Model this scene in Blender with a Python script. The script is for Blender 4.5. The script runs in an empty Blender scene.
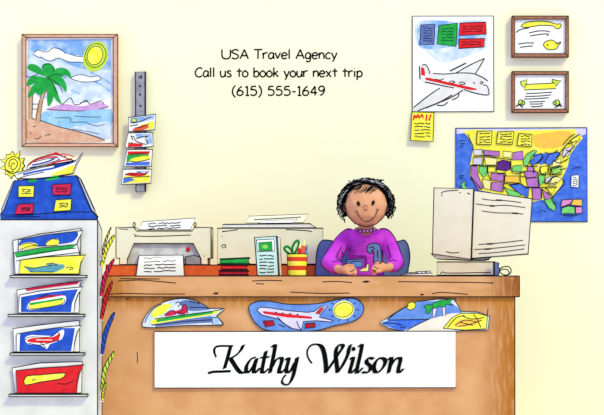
import bpy, bmesh, math, random
from mathutils import Vector, Matrix
from mathutils.bvhtree import BVHTree
random.seed(7)
S = bpy.context.scene
COL = S.collection
D = 9.0            # camera distance to the counter's front
ZC = 0.87          # counter height = eye height of the camera
WY = 1.75          # back wall
PXM = 200.0
def sc(Y): return (D + Y) / (D * PXM)
def P(px, py, Y): return Vector(((px - 302.0) * sc(Y), Y, ZC + (276.0 - py) * sc(Y)))

# ------------------------------------------------------------------ materials
LIT = (1.02, .99, .985)
def lin(c):
    r = []
    for i, v in enumerate(c):
        v /= 255.0
        v = v / 12.92 if v <= 0.04045 else ((v + 0.055) / 1.055) ** 2.4
        r.append(min(0.95, v / LIT[i]))
    return (r[0], r[1], r[2], 1)
MATS = {}
def mat(name, rgb, rgb2=None, scale=18.0, amount=1.0, rough=0.9, lo=0.42, hi=0.68, stretch=(1, 1, 1)):
    m = bpy.data.materials.new(name); m.use_nodes = True
    nt = m.node_tree; b = nt.nodes['Principled BSDF']
    b.inputs['Roughness'].default_value = rough
    b.inputs['Specular IOR Level'].default_value = 0.05
    b.inputs['Base Color'].default_value = lin(rgb)
    if rgb2 is None:
        rgb2 = tuple(min(255, c * 0.965 + 9) for c in rgb); 
    tc = nt.nodes.new('ShaderNodeTexCoord'); mp = nt.nodes.new('ShaderNodeMapping')
    mp.inputs['Scale'].default_value = stretch
    nz = nt.nodes.new('ShaderNodeTexNoise'); nz.inputs['Scale'].default_value = scale
    nz.inputs['Detail'].default_value = 3.0
    cr = nt.nodes.new('ShaderNodeValToRGB')
    cr.color_ramp.elements[0].position = lo; cr.color_ramp.elements[1].position = hi
    cr.color_ramp.elements[0].color = lin(rgb)
    a, c2 = lin(rgb), lin(rgb2)
    cr.color_ramp.elements[1].color = tuple(a[i] + (c2[i] - a[i]) * amount for i in range(3)) + (1,)
    nt.links.new(tc.outputs['Object'], mp.inputs['Vector'])
    nt.links.new(mp.outputs['Vector'], nz.inputs['Vector'])
    nt.links.new(nz.outputs['Fac'], cr.inputs['Fac'])
    nt.links.new(cr.outputs['Color'], b.inputs['Base Color'])
    MATS[name] = m
    return m
mat('ink', (26, 26, 32), (34, 34, 40))
mat('wall', (252, 252, 217), (252, 252, 215), scale=3)
mat('black', (6, 6, 8), (12, 12, 14))
mat('floor', (236, 232, 232), (228, 224, 226), scale=4)
mat('white', (254, 254, 254), (250, 250, 252))
mat('paper', (253, 253, 253), (249, 249, 252))
mat('rackwhite', (233, 229, 226), (220, 216, 216), scale=9)
mat('cream', (246, 242, 218), (242, 237, 210), scale=12)
mat('beige', (240, 233, 214), (235, 227, 206), scale=12)
mat('greyplastic', (200, 199, 208), (236, 235, 240), scale=14)
mat('greydark', (150, 150, 162), (172, 172, 184), scale=22)
mat('steel', (158, 158, 170), (136, 136, 150), scale=30)
mat('orange', (236, 104, 54), (228, 88, 44), scale=26)
mat('tan', (222, 166, 118), (206, 146, 98), scale=7, lo=0.35, hi=0.75)
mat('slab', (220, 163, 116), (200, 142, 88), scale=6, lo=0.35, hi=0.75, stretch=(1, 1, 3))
mat('frame_pink', (226, 176, 148), (214, 160, 132), scale=30)
mat('frame_brown', (172, 118, 92), (154, 98, 76), scale=34)
mat('skin', (232, 170, 132), (226, 162, 124), scale=12)
mat('purple', (212, 72, 230), (196, 58, 214), scale=11, lo=0.40, hi=0.66)
mat('purpledark', (140, 36, 158))
mat('slate', (104, 124, 182), (88, 106, 166), scale=16)
mat('chairblue', (112, 132, 192), (98, 118, 178), scale=16)
mat('hair', (22, 22, 26), (30, 30, 36))
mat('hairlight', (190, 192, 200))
mat('royal', (38, 78, 186), (50, 94, 204), scale=24)
mat('navy', (28, 58, 150))
mat('yellow', (246, 238, 62), (250, 244, 110), scale=26)
mat('lemon', (250, 246, 150))
mat('red', (226, 44, 52), (214, 34, 44), scale=26)
mat('crimson', (214, 44, 88), (196, 34, 74), scale=26)
mat('darkred', (176, 34, 52), (160, 26, 44), scale=26)
mat('green', (34, 160, 66), (50, 176, 82), scale=26)
mat('lime', (140, 205, 90), (156, 214, 104), scale=26)
mat('skyblue', (126, 172, 236), (206, 224, 248), scale=16)
mat('paleblue', (196, 214, 246), (236, 242, 252), scale=20)
mat('midblue', (96, 136, 214), (116, 154, 226), scale=20)
mat('ocean', (66, 108, 222), (92, 132, 232), scale=26)
mat('water', (142, 196, 234), (172, 214, 240), scale=18)
mat('pinkhill', (206, 150, 214), (216, 172, 224), scale=24)
mat('sand', (222, 168, 140), (234, 192, 168), scale=20)
mat('sandpale', (240, 224, 208), (246, 236, 226), scale=20)
mat('trunk', (214, 170, 140), (200, 152, 120), scale=30)
mat('orangeblot', (248, 190, 86), (250, 206, 70), scale=24)
mat('mapyellow', (248, 236, 70), (250, 240, 110), scale=26)
mat('mapcream', (248, 236, 160))
mat('mauve', (188, 122, 200), (176, 108, 190), scale=30)
mat('lilac', (214, 206, 236), (226, 220, 242))
mat('plum', (96, 48, 130), (84, 40, 116))
mat('pink', (226, 140, 196))
mat('mapgreen', (124, 214, 120), (108, 200, 106), scale=30)
mat('teal', (92, 160, 178), (78, 142, 164), scale=24)
mat('aqua', (206, 238, 236), (192, 230, 230), scale=14)
mat('planegrey', (238, 234, 234), (226, 220, 222), scale=14)
mat('graytext', (110, 110, 120))
mat('screen', (40, 50, 60))
mat('sunlime', (198, 224, 70), (210, 232, 100))
mat('cup_red', (222, 74, 44), (210, 62, 36))
mat('pencil', (226, 92, 62))
mat('denim', (70, 74, 110)); mat('shoe', (50, 40, 40))

def wood_shading(m, x0, x1, ramp, col, grain=True):
    """shading painted into the wood colour, darker towards a given stretch of the board (world metres in object space)"""
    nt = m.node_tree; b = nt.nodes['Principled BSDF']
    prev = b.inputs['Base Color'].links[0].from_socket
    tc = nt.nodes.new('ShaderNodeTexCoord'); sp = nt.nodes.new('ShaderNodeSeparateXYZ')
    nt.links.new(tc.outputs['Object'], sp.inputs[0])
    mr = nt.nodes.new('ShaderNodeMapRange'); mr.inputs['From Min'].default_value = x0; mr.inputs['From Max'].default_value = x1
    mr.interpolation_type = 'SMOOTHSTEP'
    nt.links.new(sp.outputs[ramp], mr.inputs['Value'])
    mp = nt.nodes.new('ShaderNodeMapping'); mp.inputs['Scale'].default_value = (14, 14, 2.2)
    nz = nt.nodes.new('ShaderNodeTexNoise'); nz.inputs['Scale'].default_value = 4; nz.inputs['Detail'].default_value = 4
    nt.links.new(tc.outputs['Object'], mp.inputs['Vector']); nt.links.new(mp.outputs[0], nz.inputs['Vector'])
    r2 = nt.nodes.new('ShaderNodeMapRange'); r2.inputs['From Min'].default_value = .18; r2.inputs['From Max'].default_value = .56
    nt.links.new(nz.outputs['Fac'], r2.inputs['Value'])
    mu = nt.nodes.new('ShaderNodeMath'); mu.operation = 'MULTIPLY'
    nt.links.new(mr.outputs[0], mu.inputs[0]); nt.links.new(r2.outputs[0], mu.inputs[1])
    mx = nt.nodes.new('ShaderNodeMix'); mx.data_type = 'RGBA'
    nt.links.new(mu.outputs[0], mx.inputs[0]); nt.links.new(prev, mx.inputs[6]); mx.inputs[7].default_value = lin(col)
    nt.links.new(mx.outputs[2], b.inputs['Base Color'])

# ------------------------------------------------------------------ curve helpers
def cr(pts, n=6, closed=False):
    out = []; N = len(pts)
    if N < 3: return list(pts)
    rng = N if closed else N - 1
    for i in range(rng):
        g = (lambda k: pts[k % N]) if closed else (lambda k: pts[max(0, min(N - 1, k))])
        p0, p1, p2, p3 = g(i - 1), g(i), g(i + 1), g(i + 2)
        for j in range(n):
            t = j / n
            out.append(tuple(0.5 * ((2 * p1[k]) + (-p0[k] + p2[k]) * t + (2 * p0[k] - 5 * p1[k] + 4 * p2[k] - p3[k]) * t * t
                             + (-p0[k] + 3 * p1[k] - 3 * p2[k] + p3[k]) * t ** 3) for k in range(len(p1))))
    if not closed: out.append(tuple(pts[-1]))
    return out
def ell2(cx, cy, rx, ry, n=20, rot=0):
    c, s = math.cos(rot), math.sin(rot)
    return [(cx + rx * math.cos(a) * c - ry * math.sin(a) * s, cy + rx * math.cos(a) * s + ry * math.sin(a) * c)
            for a in [2 * math.pi * i / n for i in range(n)]]

# ------------------------------------------------------------------ mesh builder
class MB:
    def __init__(s): s.v = []; s.f = []; s.m = []; s.sm = []; s.lay = 0
    def add(s, vs, fs, m, smooth=False):
        b = len(s.v); s.v += [Vector(x) for x in vs]
        for f in fs:
            s.f.append(tuple(b + i for i in f)); s.m.append(m); s.sm.append(smooth)
    def box(s, x0, x1, y0, y1, z0, z1, m, ink=0):
        vs = [(x, y, z) for x in (x0, x1) for y in (y0, y1) for z in (z0, z1)]
        s.add(vs, [(0, 1, 3, 2), (4, 6, 7, 5), (0, 4, 5, 1), (2, 3, 7, 6), (0, 2, 6, 4), (1, 5, 7, 3)], m)
        if ink:
            for a in range(8):
                for k in (1, 2, 4):
                    if not a & k: s.tube([vs[a], vs[a | k]], ink, 'ink', 5)
        return s
    def loft(s, A, B, m, ink=0, edges=True, backink=True):
        n = len(A)
        s.add(list(A) + list(B), [tuple(range(n)), tuple(range(2 * n - 1, n - 1, -1))] +
              [(i, (i + 1) % n, n + (i + 1) % n, n + i) for i in range(n)], m)
        if ink:
            s.tube(list(A), ink, 'ink', 5, closed=True)
            if backink: s.tube(list(B), ink, 'ink', 5, closed=True)
            if edges:
                for a, b in zip(A, B): s.tube([a, b], ink, 'ink', 5)
        return s
    def prism(s, poly, Y0, Y1, m, ink=0.0026, edges=None, backink=True):
        A = [P(x, y, Y0) for x, y in poly]; B = [Vector((a.x, Y1, a.z)) for a in A]
        if edges is None: edges = len(poly) <= 8
        return s.loft(A, B, m, ink, edges, backink)
    def _Y(s, Y, x, y): return Y(x, y) if callable(Y) else Y
    def flat(s, poly, Y, m, ink=0, step=0.00012, smooth=0):
        if smooth: poly = cr(poly, smooth, True)
        s.lay += 1; o = s.lay * step
        s.add([P(x, y, s._Y(Y, x, y) - o) for x, y in poly], [tuple(range(len(poly)))], m)
        if ink: s.stroke(list(poly) + [poly[0]], Y, ink, step=step)
        return s
    def stroke(s, pts, Y, w=1.0, m='ink', step=0.00012, smooth=0, bump=True):
        if smooth: pts = cr(pts, smooth)
        if len(pts) < 2: return s
        if bump: s.lay += 1
        o = s.lay * step; vs = []; n = len(pts)
        for i, (x, y) in enumerate(pts):
            a = pts[max(0, i - 1)]; b = pts[min(n - 1, i + 1)]
            dx, dy = b[0] - a[0], b[1] - a[1]; L = math.hypot(dx, dy) or 1
            nx, ny = -dy / L * w / 2, dx / L * w / 2
            for q in ((x + nx, y + ny), (x - nx, y - ny)):
                vs.append(P(q[0], q[1], s._Y(Y, x, y) - o))
        s.add(vs, [(2 * i, 2 * i + 1, 2 * i + 3, 2 * i + 2) for i in range(n - 1)], m)
        return s
    def strokes(s, lst, Y, w=1.0, m='ink', smooth=4):
        s.lay += 1
        for p in lst: s.stroke(p, Y, w, m, smooth=smooth, bump=False)
        return s
    def nib(s, pts, Y, w, ang, m='ink', hair=1.0, step=0.00012):
        ws = list(w) if isinstance(w, (list, tuple)) else [w]
        ws += [ws[-1]] * (len(pts) - len(ws))
        pts = cr([(p[0], p[1], q) for p, q in zip(pts, ws)], 8); s.lay += 1; o = s.lay * step
        vs = []
        for x, y, w_ in pts:
            nx, ny = math.cos(ang) * w_ / 2, -math.sin(ang) * w_ / 2
            for q in ((x + nx, y + ny), (x - nx, y - ny)): vs.append(P(q[0], q[1], Y - o))
        s.add(vs, [(2 * i, 2 * i + 1, 2 * i + 3, 2 * i + 2) for i in range(len(pts) - 1)], m)
        s.stroke([p[:2] for p in pts], Y, hair, m, step=step)
        return s
    def scribble(s, x0, y0, x1, y1, rows, Y, w=0.8, m='ink', amp=0.5, words=2, slope=0):
        s.lay += 1
        for r in range(rows):
            y = y0 + (y1 - y0) * (r + .5) / rows
            cuts = sorted([0, 1] + [random.uniform(.25, .75) for _ in range(words - 1)])
            for a, b in zip(cuts[:-1], cuts[1:]):
                xa = x0 + (x1 - x0) * (a + .03); xb = x0 + (x1 - x0) * (b - .04)
                if xb - xa < 1.2: continue
                k = max(3, int((xb - xa) / 2.2)); 
                pts = [(xa + (xb - xa) * i / k, y + slope * (xa + (xb - xa) * i / k - x0) + amp * random.choice((-1, 1)) * random.uniform(.3, 1)) for i in range(k + 1)]
                s.stroke(pts, Y, w, m, smooth=3, bump=False)
        return s
    def tube(s, pts, r, m='ink', n=6, closed=False, smooth=True, taper=None):
        pts = [Vector(p) for p in pts]; N = len(pts)
        rings = []; base = len(s.v); up = None
        for i, p in enumerate(pts):
            if closed: t = pts[(i + 1) % N] - pts[i - 1]
            else: t = pts[min(N - 1, i + 1)] - pts[max(0, i - 1)]
            if t.length < 1e-9: t = Vector((0, 0, 1))
            t.normalize()
            if up is None: up = Vector((0, 1, 0)) if abs(t.y) < .9 else Vector((1, 0, 0))
            a = t.cross(up)
            if a.length < 1e-4: a = t.cross(Vector((1, 0, 0.3)))
            a.normalize(); b = t.cross(a); b.normalize(); up = -b if False else up
            rr = r if taper is None else r * taper(i / max(1, N - 1))
            for k in range(n):
                an = 2 * math.pi * k / n
                s.v.append(p + a * (rr * math.cos(an)) + b * (rr * math.sin(an)))
        R = N if closed else N - 1
        for i in range(R):
            j = (i + 1) % N
            for k in range(n):
                k2 = (k + 1) % n
                s.f.append((base + i * n + k, base + i * n + k2, base + j * n + k2, base + j * n + k)); s.m.append(m); s.sm.append(smooth)
        if not closed:
            s.f.append(tuple(base + k for k in range(n))); s.m.append(m); s.sm.append(False)
            e = base + (N - 1) * n
            s.f.append(tuple(e + k for k in range(n - 1, -1, -1))); s.m.append(m); s.sm.append(False)
        return s
    def inkline(s, pts, Y, r=0.0026, smooth=4, m='ink', closed=False):
        pts = [(p[0], p[1], p[2] if len(p) > 2 else Y) for p in pts]
        if smooth: pts = cr(pts, smooth, closed)
        return s.tube([P(p[0], p[1], (p[2] if len(p) > 2 else Y)) for p in pts], r, m, 5, closed)
    def grab(s):
        s.tree = BVHTree.FromPolygons(s.v, s.f); return s
    def snapline(s, pts, Y, r=0.0024, smooth=5, m='ink', lift=.85, n=2):
        """an ink line lying on the surface built so far"""
        pts = cr([(p[0], p[1], p[2] if len(p) > 2 else Y) for p in pts], smooth); out = []
        for p in pts:
            c, no, i, dd = s.tree.find_nearest(P(*p))
            out.append(c + no * r * lift)
        for _ in range(n):
            out = [out[0]] + [(out[i - 1] + out[i] * 2 + out[i + 1]) / 4 for i in range(1, len(out) - 1)] + [out[-1]]
        return s.tube(out, r, m, 5)
    def ball(s, c, r, m, seg=16, rings=10):
        if not isinstance(r, tuple): r = (r, r, r)
        c = Vector(c); vs = [c + Vector((0, 0, r[2]))]
        for i in range(1, rings):
            th = math.pi * i / rings
            for k in range(seg):
                a = 2 * math.pi * k / seg
                vs.append(c + Vector((r[0] * math.sin(th) * math.cos(a), r[1] * math.sin(th) * math.sin(a), r[2] * math.cos(th))))
        vs.append(c - Vector((0, 0, r[2]))); L = len(vs) - 1; fs = []
        for k in range(seg):
            k2 = (k + 1) % seg
            fs.append((0, 1 + k, 1 + k2)); fs.append((L, 1 + (rings - 2) * seg + k2, 1 + (rings - 2) * seg + k))
            for i in range(rings - 2):
                fs.append((1 + i * seg + k, 1 + (i + 1) * seg + k, 1 + (i + 1) * seg + k2, 1 + i * seg + k2))
        s.add(vs, fs, m, True); return s
    def lathe(s, c, prof, m, seg=28, ms=None):
        c = Vector(c); n = len(prof); vs = []
        for r, z in prof:
            for k in range(seg):
                a = 2 * math.pi * k / seg
                vs.append(c + Vector((r * math.cos(a), r * math.sin(a), z)))
        for i in range(n - 1):
            s.add(vs[i * seg:(i + 2) * seg], [(k, (k + 1) % seg, seg + (k + 1) % seg, seg + k) for k in range(seg)], ms[i] if ms else m, True)
        s.add(vs[:seg], [tuple(range(seg - 1, -1, -1))], ms[0] if ms else m)
        s.add(vs[-seg:], [tuple(range(seg))], ms[-1] if ms else m)
        return s
    def ring(s, o, i, Y0, Y1, m, ink=0.0026):
        """rectangular picture-frame moulding; o, i = (x0,y0,x1,y1) in drawing units"""
        def q(r, Y): return [P(r[0], r[1], Y0), P(r[2], r[1], Y0), P(r[2], r[3], Y0), P(r[0], r[3], Y0)]
        O0 = q(o, Y0); I0 = q(i, Y0); O1 = [Vector((a.x, Y1, a.z)) for a in O0]; I1 = [Vector((a.x, Y1, a.z)) for a in I0]
        vs = O0 + I0 + O1 + I1; fs = []
        for k in range(4):
            j = (k + 1) % 4
            fs += [(k, j, 4 + j, 4 + k), (8 + k, 12 + k, 12 + j, 8 + j), (k, 8 + k, 8 + j, j), (4 + k, 4 + j, 12 + j, 12 + k)]
        s.add(vs, fs, m)
        if ink:
            s.tube(O0, ink, 'ink', 5, True); s.tube(I0, ink, 'ink', 5, True)
            for a, b in zip(O0, I0): s.tube([a, b], ink * .8, 'ink', 5)
        return s
    def build(s, name, parent=None, label=None, recalc=True):
        me = bpy.data.meshes.new(name)
        off = Vector(parent['_w']) if parent is not None and '_w' in parent else None
        if parent is None:
            lo = [min(v[k] for v in s.v) for k in range(3)]; hi = [max(v[k] for v in s.v) for k in range(3)]
            off = Vector(((lo[0] + hi[0]) / 2, (lo[1] + hi[1]) / 2, lo[2]))
        me.from_pydata([v - off for v in s.v], [], s.f)
        names = []
        for m in s.m:
            if m not in names: names.append(m)
        for n in names: me.materials.append(MATS[n])
        for p, m, q in zip(me.polygons, s.m, s.sm): p.material_index = names.index(m); p.use_smooth = q
        if recalc:
            bm = bmesh.new(); bm.from_mesh(me); bmesh.ops.recalc_face_normals(bm, faces=bm.faces); bm.to_mesh(me); bm.free()
        me.update()
        o = bpy.data.objects.new(name, me); COL.objects.link(o)
        if parent is None: o.location = off
        else:
            o.parent = parent; o['_w'] = tuple(off)
        if label: o['label'] = label
        return o
def tag(o, label, cat, group=None):
    o['label'] = label; o['category'] = cat
    if group: o['group'] = group
    return o
def thing(name, base, label, cat, group=None):
    o = bpy.data.objects.new(name, None); COL.objects.link(o); o.location = base; o['_w'] = tuple(base)
    o.empty_display_size = .05
    return tag(o, label, cat, group)
def struct(o): o['kind'] = 'structure'; return o
INK = 0.0026

# ------------------------------------------------------------------ the room
struct(MB().box(-3.6, 3.6, WY, WY + .12, 0, 3.0, 'wall').build('wall_back'))
struct(MB().box(-3.6, 3.6, -5.0, WY + .12, -.1, 0, 'floor').build('floor'))

# ------------------------------------------------------------------ wall lettering
G = {
 'U': (.86, [[(0, 1), (0, .4), (.1, .08), (.38, 0), (.64, .1), (.74, .4), (.74, 1)]]),
 'S': (.74, [[(.58, .86), (.36, 1), (.1, .88), (.04, .7), (.3, .54), (.56, .38), (.54, .12), (.26, 0), (0, .12)]]),
 'A': (.82, [[(0, 0), (.38, 1)], [(.38, 1), (.72, 0)], [(.12, .34), (.62, .34)]]),
 'T': (.78, [[(0, .98), (.74, 1)], [(.37, 1), (.36, 0)]]),
 'C': (.74, [[(.64, .84), (.48, .99), (.2, .86), (.02, .46), (.16, .08), (.42, 0), (.64, .14)]]),
 'r': (.50, [[(.02, .66), (.05, .3), (.05, 0)], [(.05, .42), (.22, .64), (.42, .62)]]),
 'a': (.60, [[(.44, .58), (.24, .66), (.04, .42), (.04, .14), (.2, 0), (.36, .12), (.46, .4), (.46, .62)], [(.46, .62), (.46, .2), (.52, 0)]]),
 'v': (.56, [[(0, .66), (.22, .02)], [(.22, .02), (.46, .66)]]),
 'e': (.60, [[(.04, .34), (.46, .38), (.42, .58), (.24, .66), (.05, .5), (.02, .22), (.2, 0), (.46, .1)]]),
 'l': (.28, [[(.08, 1.02), (.08, 0)]]),
 'g': (.60, [[(.44, .56), (.24, .66), (.04, .42), (.06, .12), (.24, .02), (.4, .2), (.45, .62)], [(.45, .62), (.45, -.06), (.32, -.3), (.06, -.24)]]),
 'n': (.58, [[(.03, .66), (.04, 0)], [(.04, .4), (.22, .64), (.4, .56), (.45, .3), (.45, 0)]]),
 'c': (.54, [[(.44, .56), (.26, .66), (.05, .42), (.06, .12), (.24, 0), (.44, .1)]]),
 'y': (.56, [[(0, .66), (.22, .08)], [(.48, .66), (.28, .1), (.1, -.32)]]),
 'u': (.58, [[(.03, .66), (.03, .2), (.16, 0), (.34, .06), (.45, .3)], [(.45, .66), (.46, .2), (.49, 0)]]),
 's': (.52, [[(.4, .58), (.2, .66), (.05, .52), (.22, .36), (.4, .2), (.3, .02), (.02, .04)]]),
 't': (.52, [[(.22, .92), (.22, .3), (.24, 0)], [(0, .62), (.46, .64)]]),
 'o': (.60, [[(.24, .66), (.03, .46), (.03, .16), (.22, 0), (.44, .12), (.48, .42), (.26, .66), (.2, .66)]]),
 'b': (.60, [[(.04, 1.02), (.04, 0)], [(.04, .42), (.26, .64), (.47, .44), (.44, .12), (.22, 0), (.05, .1)]]),
 'k': (.58, [[(.05, 1.02), (.05, 0)], [(.42, .64), (.06, .3)], [(.16, .38), (.46, 0)]]),
 'x': (.58, [[(0, .64), (.46, 0)], [(.44, .66), (.02, 0)]]),
 'i': (.27, [[(.08, .64), (.08, 0)], [(.08, .86), (.09, .92)]]),
 'p': (.60, [[(.04, .66), (.04, -.34)], [(.04, .42), (.26, .64), (.48, .42), (.42, .1), (.2, 0), (.05, .12)]]),
 '(': (.40, [[(.28, 1.08), (.08, .7), (.06, .2), (.28, -.22)]]),
 ')': (.40, [[(.04, 1.08), (.24, .7), (.26, .2), (.04, -.22)]]),
 '6': (.68, [[(.44, .98), (.18, .7), (.04, .34), (.1, .06), (.32, 0), (.52, .18), (.48, .44), (.26, .54), (.08, .4)]]),
 '1': (.46, [[(.06, .82), (.22, 1)], [(.22, 1), (.22, 0)], [(.06, 0), (.38, 0)]]),
 '5': (.68, [[(.5, .98), (.12, .96)], [(.12, .96), (.07, .58)], [(.07, .58), (.3, .64), (.52, .46), (.5, .14), (.26, 0), (.02, .1)]]),
 '4': (.68, [[(.4, 0), (.4, 1)], [(.4, 1), (.02, .3)], [(.02, .3), (.58, .3)]]),
 '9': (.68, [[(.48, .7), (.3, .46), (.08, .56), (.06, .84), (.28, 1), (.48, .86), (.5, .5), (.36, .16), (.14, 0)]]),
 '-': (.44, [[(.04, .4), (.34, .4)]]), ' ': (.40, [])}
wl = thing('wall_lettering', P(280, 96, WY), 'three lines of black handwritten-style lettering on the cream wall, giving agency, invitation and telephone number', 'lettering')
for txt, x0, x1, yb, h in (('USA Travel Agency', 222, 336.5, 58.8, 9.3), ('Call us to book your next trip', 195, 362, 76.9, 9.3), ('(615) 555-1649', 232, 325, 95.4, 9.3)):
    tot = sum(G[c][0] for c in txt) - .12; k = (x1 - x0) / tot; x = x0; m = MB()
    for c in txt + ' ':
        w, st = G[c]
        if c == ' ': m.build('lettering_word', wl); m = MB()
        for s_ in st:
            q = [(x + a * k, yb - b * h) for a, b in s_]
            q = cr(q, 5) if len(q) > 2 else q
            m.stroke(q, WY - .0012, 1.5, 'black', bump=False)
        x += w * k

# ------------------------------------------------------------------ framed beach picture
FY = WY - .054
t = thing('framed_picture', P(70, 146.5, WY), 'large pink-framed beach watercolour with palm, sea and sun, high on the left wall', 'picture')
MB().ring((22, 34.2, 117.6, 146.6), (26, 37.4, 113.2, 143.2), FY, WY - .001, 'frame_pink', .003).build('frame', t)
m = MB(); y = WY - .038
A = P(26, 37.4, FY); B = P(113.2, 143.2, FY)
m.box(A.x, B.x, y, WY - .004, B.z, A.z, 'paper')
m.flat([(28, 40), (111, 39), (111.5, 84), (95, 80), (84, 76), (66, 86), (40, 98), (27.5, 86)], y, 'skyblue')
m.flat([(27.5, 60), (45, 55), (72, 66), (92, 70), (111.5, 72), (111, 98), (72, 103), (60, 102), (50, 100), (30, 90)], y, 'paleblue', smooth=3)
for d in ([(84, 76), (98, 83), (110, 91)], [(90, 72), (101, 77), (111, 84)], [(71, 90), (80, 94)]): m.stroke(d, y, 2.2, 'skyblue', smooth=4)
m.flat([(33, 53), (40, 50), (45, 51), (52, 48), (60, 50), (67, 54), (74, 55), (85, 57), (83, 62), (76, 62), (66, 61), (57, 58), (50, 60), (43, 59), (44, 55), (38, 57)], y, 'white', smooth=4)
m.strokes([[(34, 53), (38, 50), (44, 52), (49, 51), (53, 48), (60, 49), (64, 52), (66, 54)], [(41, 57), (46, 60), (52, 61), (58, 58), (64, 60), (70, 62), (78, 62), (85, 63)], [(70, 54), (76, 56), (84, 57)], [(33, 54), (38, 57), (43, 58)]], y, .75)
m.flat([(71, 78), (78, 75), (84, 75), (90, 77), (98, 76), (101, 79), (96, 81), (86, 82), (78, 81)], y, 'white', smooth=3, ink=.7)
m.flat(ell2(95.5, 56.5, 12.2, 15.6, 26, .35), y, 'sunlime'); m.flat(ell2(95.5, 55.5, 10.3, 12.2, 26, .35), y, 'sunlime', ink=.7)
m.flat(ell2(95, 55.5, 7.6, 9.6, 24, .35), y, 'yellow', ink=.7)
m.flat([(47, 110), (58, 105), (66, 104), (75, 105.5), (84, 106), (92, 104), (99, 102), (108, 106), (109, 107), (95, 110), (75, 111)], y, 'pinkhill', smooth=3)
m.strokes([[(62, 105), (67, 100), (71, 98), (74, 104), (80, 104), (86, 100), (90, 104), (97, 102), (101, 101), (104, 104)], [(46, 109), (58, 110), (75, 111), (95, 110), (108, 107)], [(80, 103), (84, 102), (88, 101)]], y, .65)
m.flat([(45, 111), (75, 112), (111, 109), (110, 128), (90, 130), (75, 131), (60, 127), (40, 121)], y, 'water', smooth=2)
m.flat([(70, 128), (90, 124), (110, 122), (110, 138), (95, 136), (80, 132)], y, 'paleblue', smooth=3)
m.strokes([[(55, 118), (70, 118), (71, 122), (85, 122), (89, 124), (98, 126), (105, 124)], [(74, 116), (88, 117), (101, 117)], [(48, 115), (49, 116)], [(60, 121), (59, 122)], [(72, 129), (85, 131), (99, 134)]], y, .65)
m.flat([(28, 118), (40, 121), (55, 126), (70, 130), (85, 134), (105, 141), (80, 142), (28, 142)], y, 'sand', smooth=2)
m.strokes([[(29, 118), (42, 121), (56, 126), (72, 130), (88, 134), (105, 140)], [(35, 138), (38, 139), (41, 136)], [(45, 136), (49, 134), (50, 136)], [(30, 132), (31, 134)], [(33, 127), (36, 126)]], y, .8)
m.flat([(28, 85), (33, 88), (32, 119), (28, 118)], y, 'trunk')
m.flat([(45, 85), (48, 85), (43, 100), (40, 122), (35, 121), (38, 104)], y, 'trunk', smooth=2)
m.strokes([[(48, 86), (43, 100), (40, 122)], [(44, 86), (39, 103), (36, 121)], [(33, 90), (32, 119)], [(32, 104), (38, 104)], [(32, 109), (37, 109)]], y, .6)
for fr in ([(46, 76), (38, 66), (30, 64), (27.5, 68), (34, 72)], [(46, 77), (42, 66), (48, 63), (53, 66), (55, 72), (50, 80)], [(48, 76), (58, 68), (68, 70), (71, 78), (64, 75), (58, 78)],
           [(48, 78), (60, 76), (66, 84), (66, 92), (61, 86), (55, 84)], [(46, 78), (55, 86), (60, 100), (62, 104), (57, 101), (50, 90)], [(46, 78), (34, 76), (28, 80), (27.5, 86), (35, 83), (42, 84)],
           [(46, 79), (34, 84), (28, 95), (30, 97), (38, 90)], [(47, 79), (47, 95), (48, 106), (52, 102), (54, 90)], [(46, 80), (40, 88), (36, 92), (40, 95), (46, 90)]):
    m.flat(fr, y, 'green', smooth=4)
m.strokes([[(42, 69), (44, 65), (49, 64), (53, 67), (54, 72)], [(46, 77), (52, 82), (57, 94)], [(48, 77), (58, 74), (66, 78)], [(38, 74), (30, 77), (26.5, 76)], [(49, 78), (58, 84), (63, 92)]], y, .6)
m.build('watercolour_print', t)

# ------------------------------------------------------------------ postcard rail
RY = WY - .045
t = thing('postcard_rail', P(140, 191, WY), 'narrow grey metal wall strip with screw holes, carrying four picture postcards', 'rail')
m = MB().prism([(135.4, 72), (145, 71.6), (145, 191), (136, 191.6)], RY, WY - .001, 'steel', .0032)
m.build('strip', t)
for x, yy in ((140, 86), (140, 94.5), (140.5, 106)):
    m = MB(); c = P(x, yy, RY); m.ball(c, (.006, .003, .007), 'ink', 10, 6); m.build('screw', t)
m = MB(); m.strokes([[(139, 78), (141.5, 75.5), (141, 79)]], RY - .001, 1.0); m.build('hook', t)
def card(poly, label, art):
    m = MB().prism(poly, RY - .012, RY - .004, 'paper', .0028, True); m.lay = 3
    art(m, RY - .0125)
    return tag(m.build('postcard'), label, 'postcard', 'postcards on the metal strip')
def c1(m, y):
    m.flat([(130, 118), (154, 115.4), (154, 119), (142, 122), (130, 124)], y, 'skyblue'); m.flat(ell2(134, 120.5, 2.6, 2.4), y, 'sunlime', .7)
    m.flat([(140, 125), (154, 121), (153.5, 129), (145, 129)], y, 'yellow'); m.flat([(133, 129), (138, 127), (145, 124.5), (149, 127), (143, 130), (134, 131)], y, 'pencil', smooth=3)
    m.strokes([[(131, 122), (138, 122), (146, 119), (151, 117)], [(135, 128), (141, 127), (146, 125), (149, 124)], [(130, 126), (138, 124.5)]], y, .9)
def c2(m, y):
    m.flat([(135, 134), (151.5, 133.6), (152, 145), (145, 142), (138, 140)], y, 'skyblue'); m.flat([(128, 144), (135, 143), (143, 144), (142, 146.4), (128, 147)], y, 'red')
    m.flat([(131, 136), (134, 140), (144, 142), (147, 140), (146, 136), (143, 138), (138, 139)], y, 'white')
    m.strokes([[(131, 136), (134, 137), (136, 141), (144, 144), (148, 143), (145, 138), (148, 136), (141, 137), (136, 139)], [(131, 136), (133, 140)], [(128, 143), (133, 143)]], y, .9)
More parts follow.
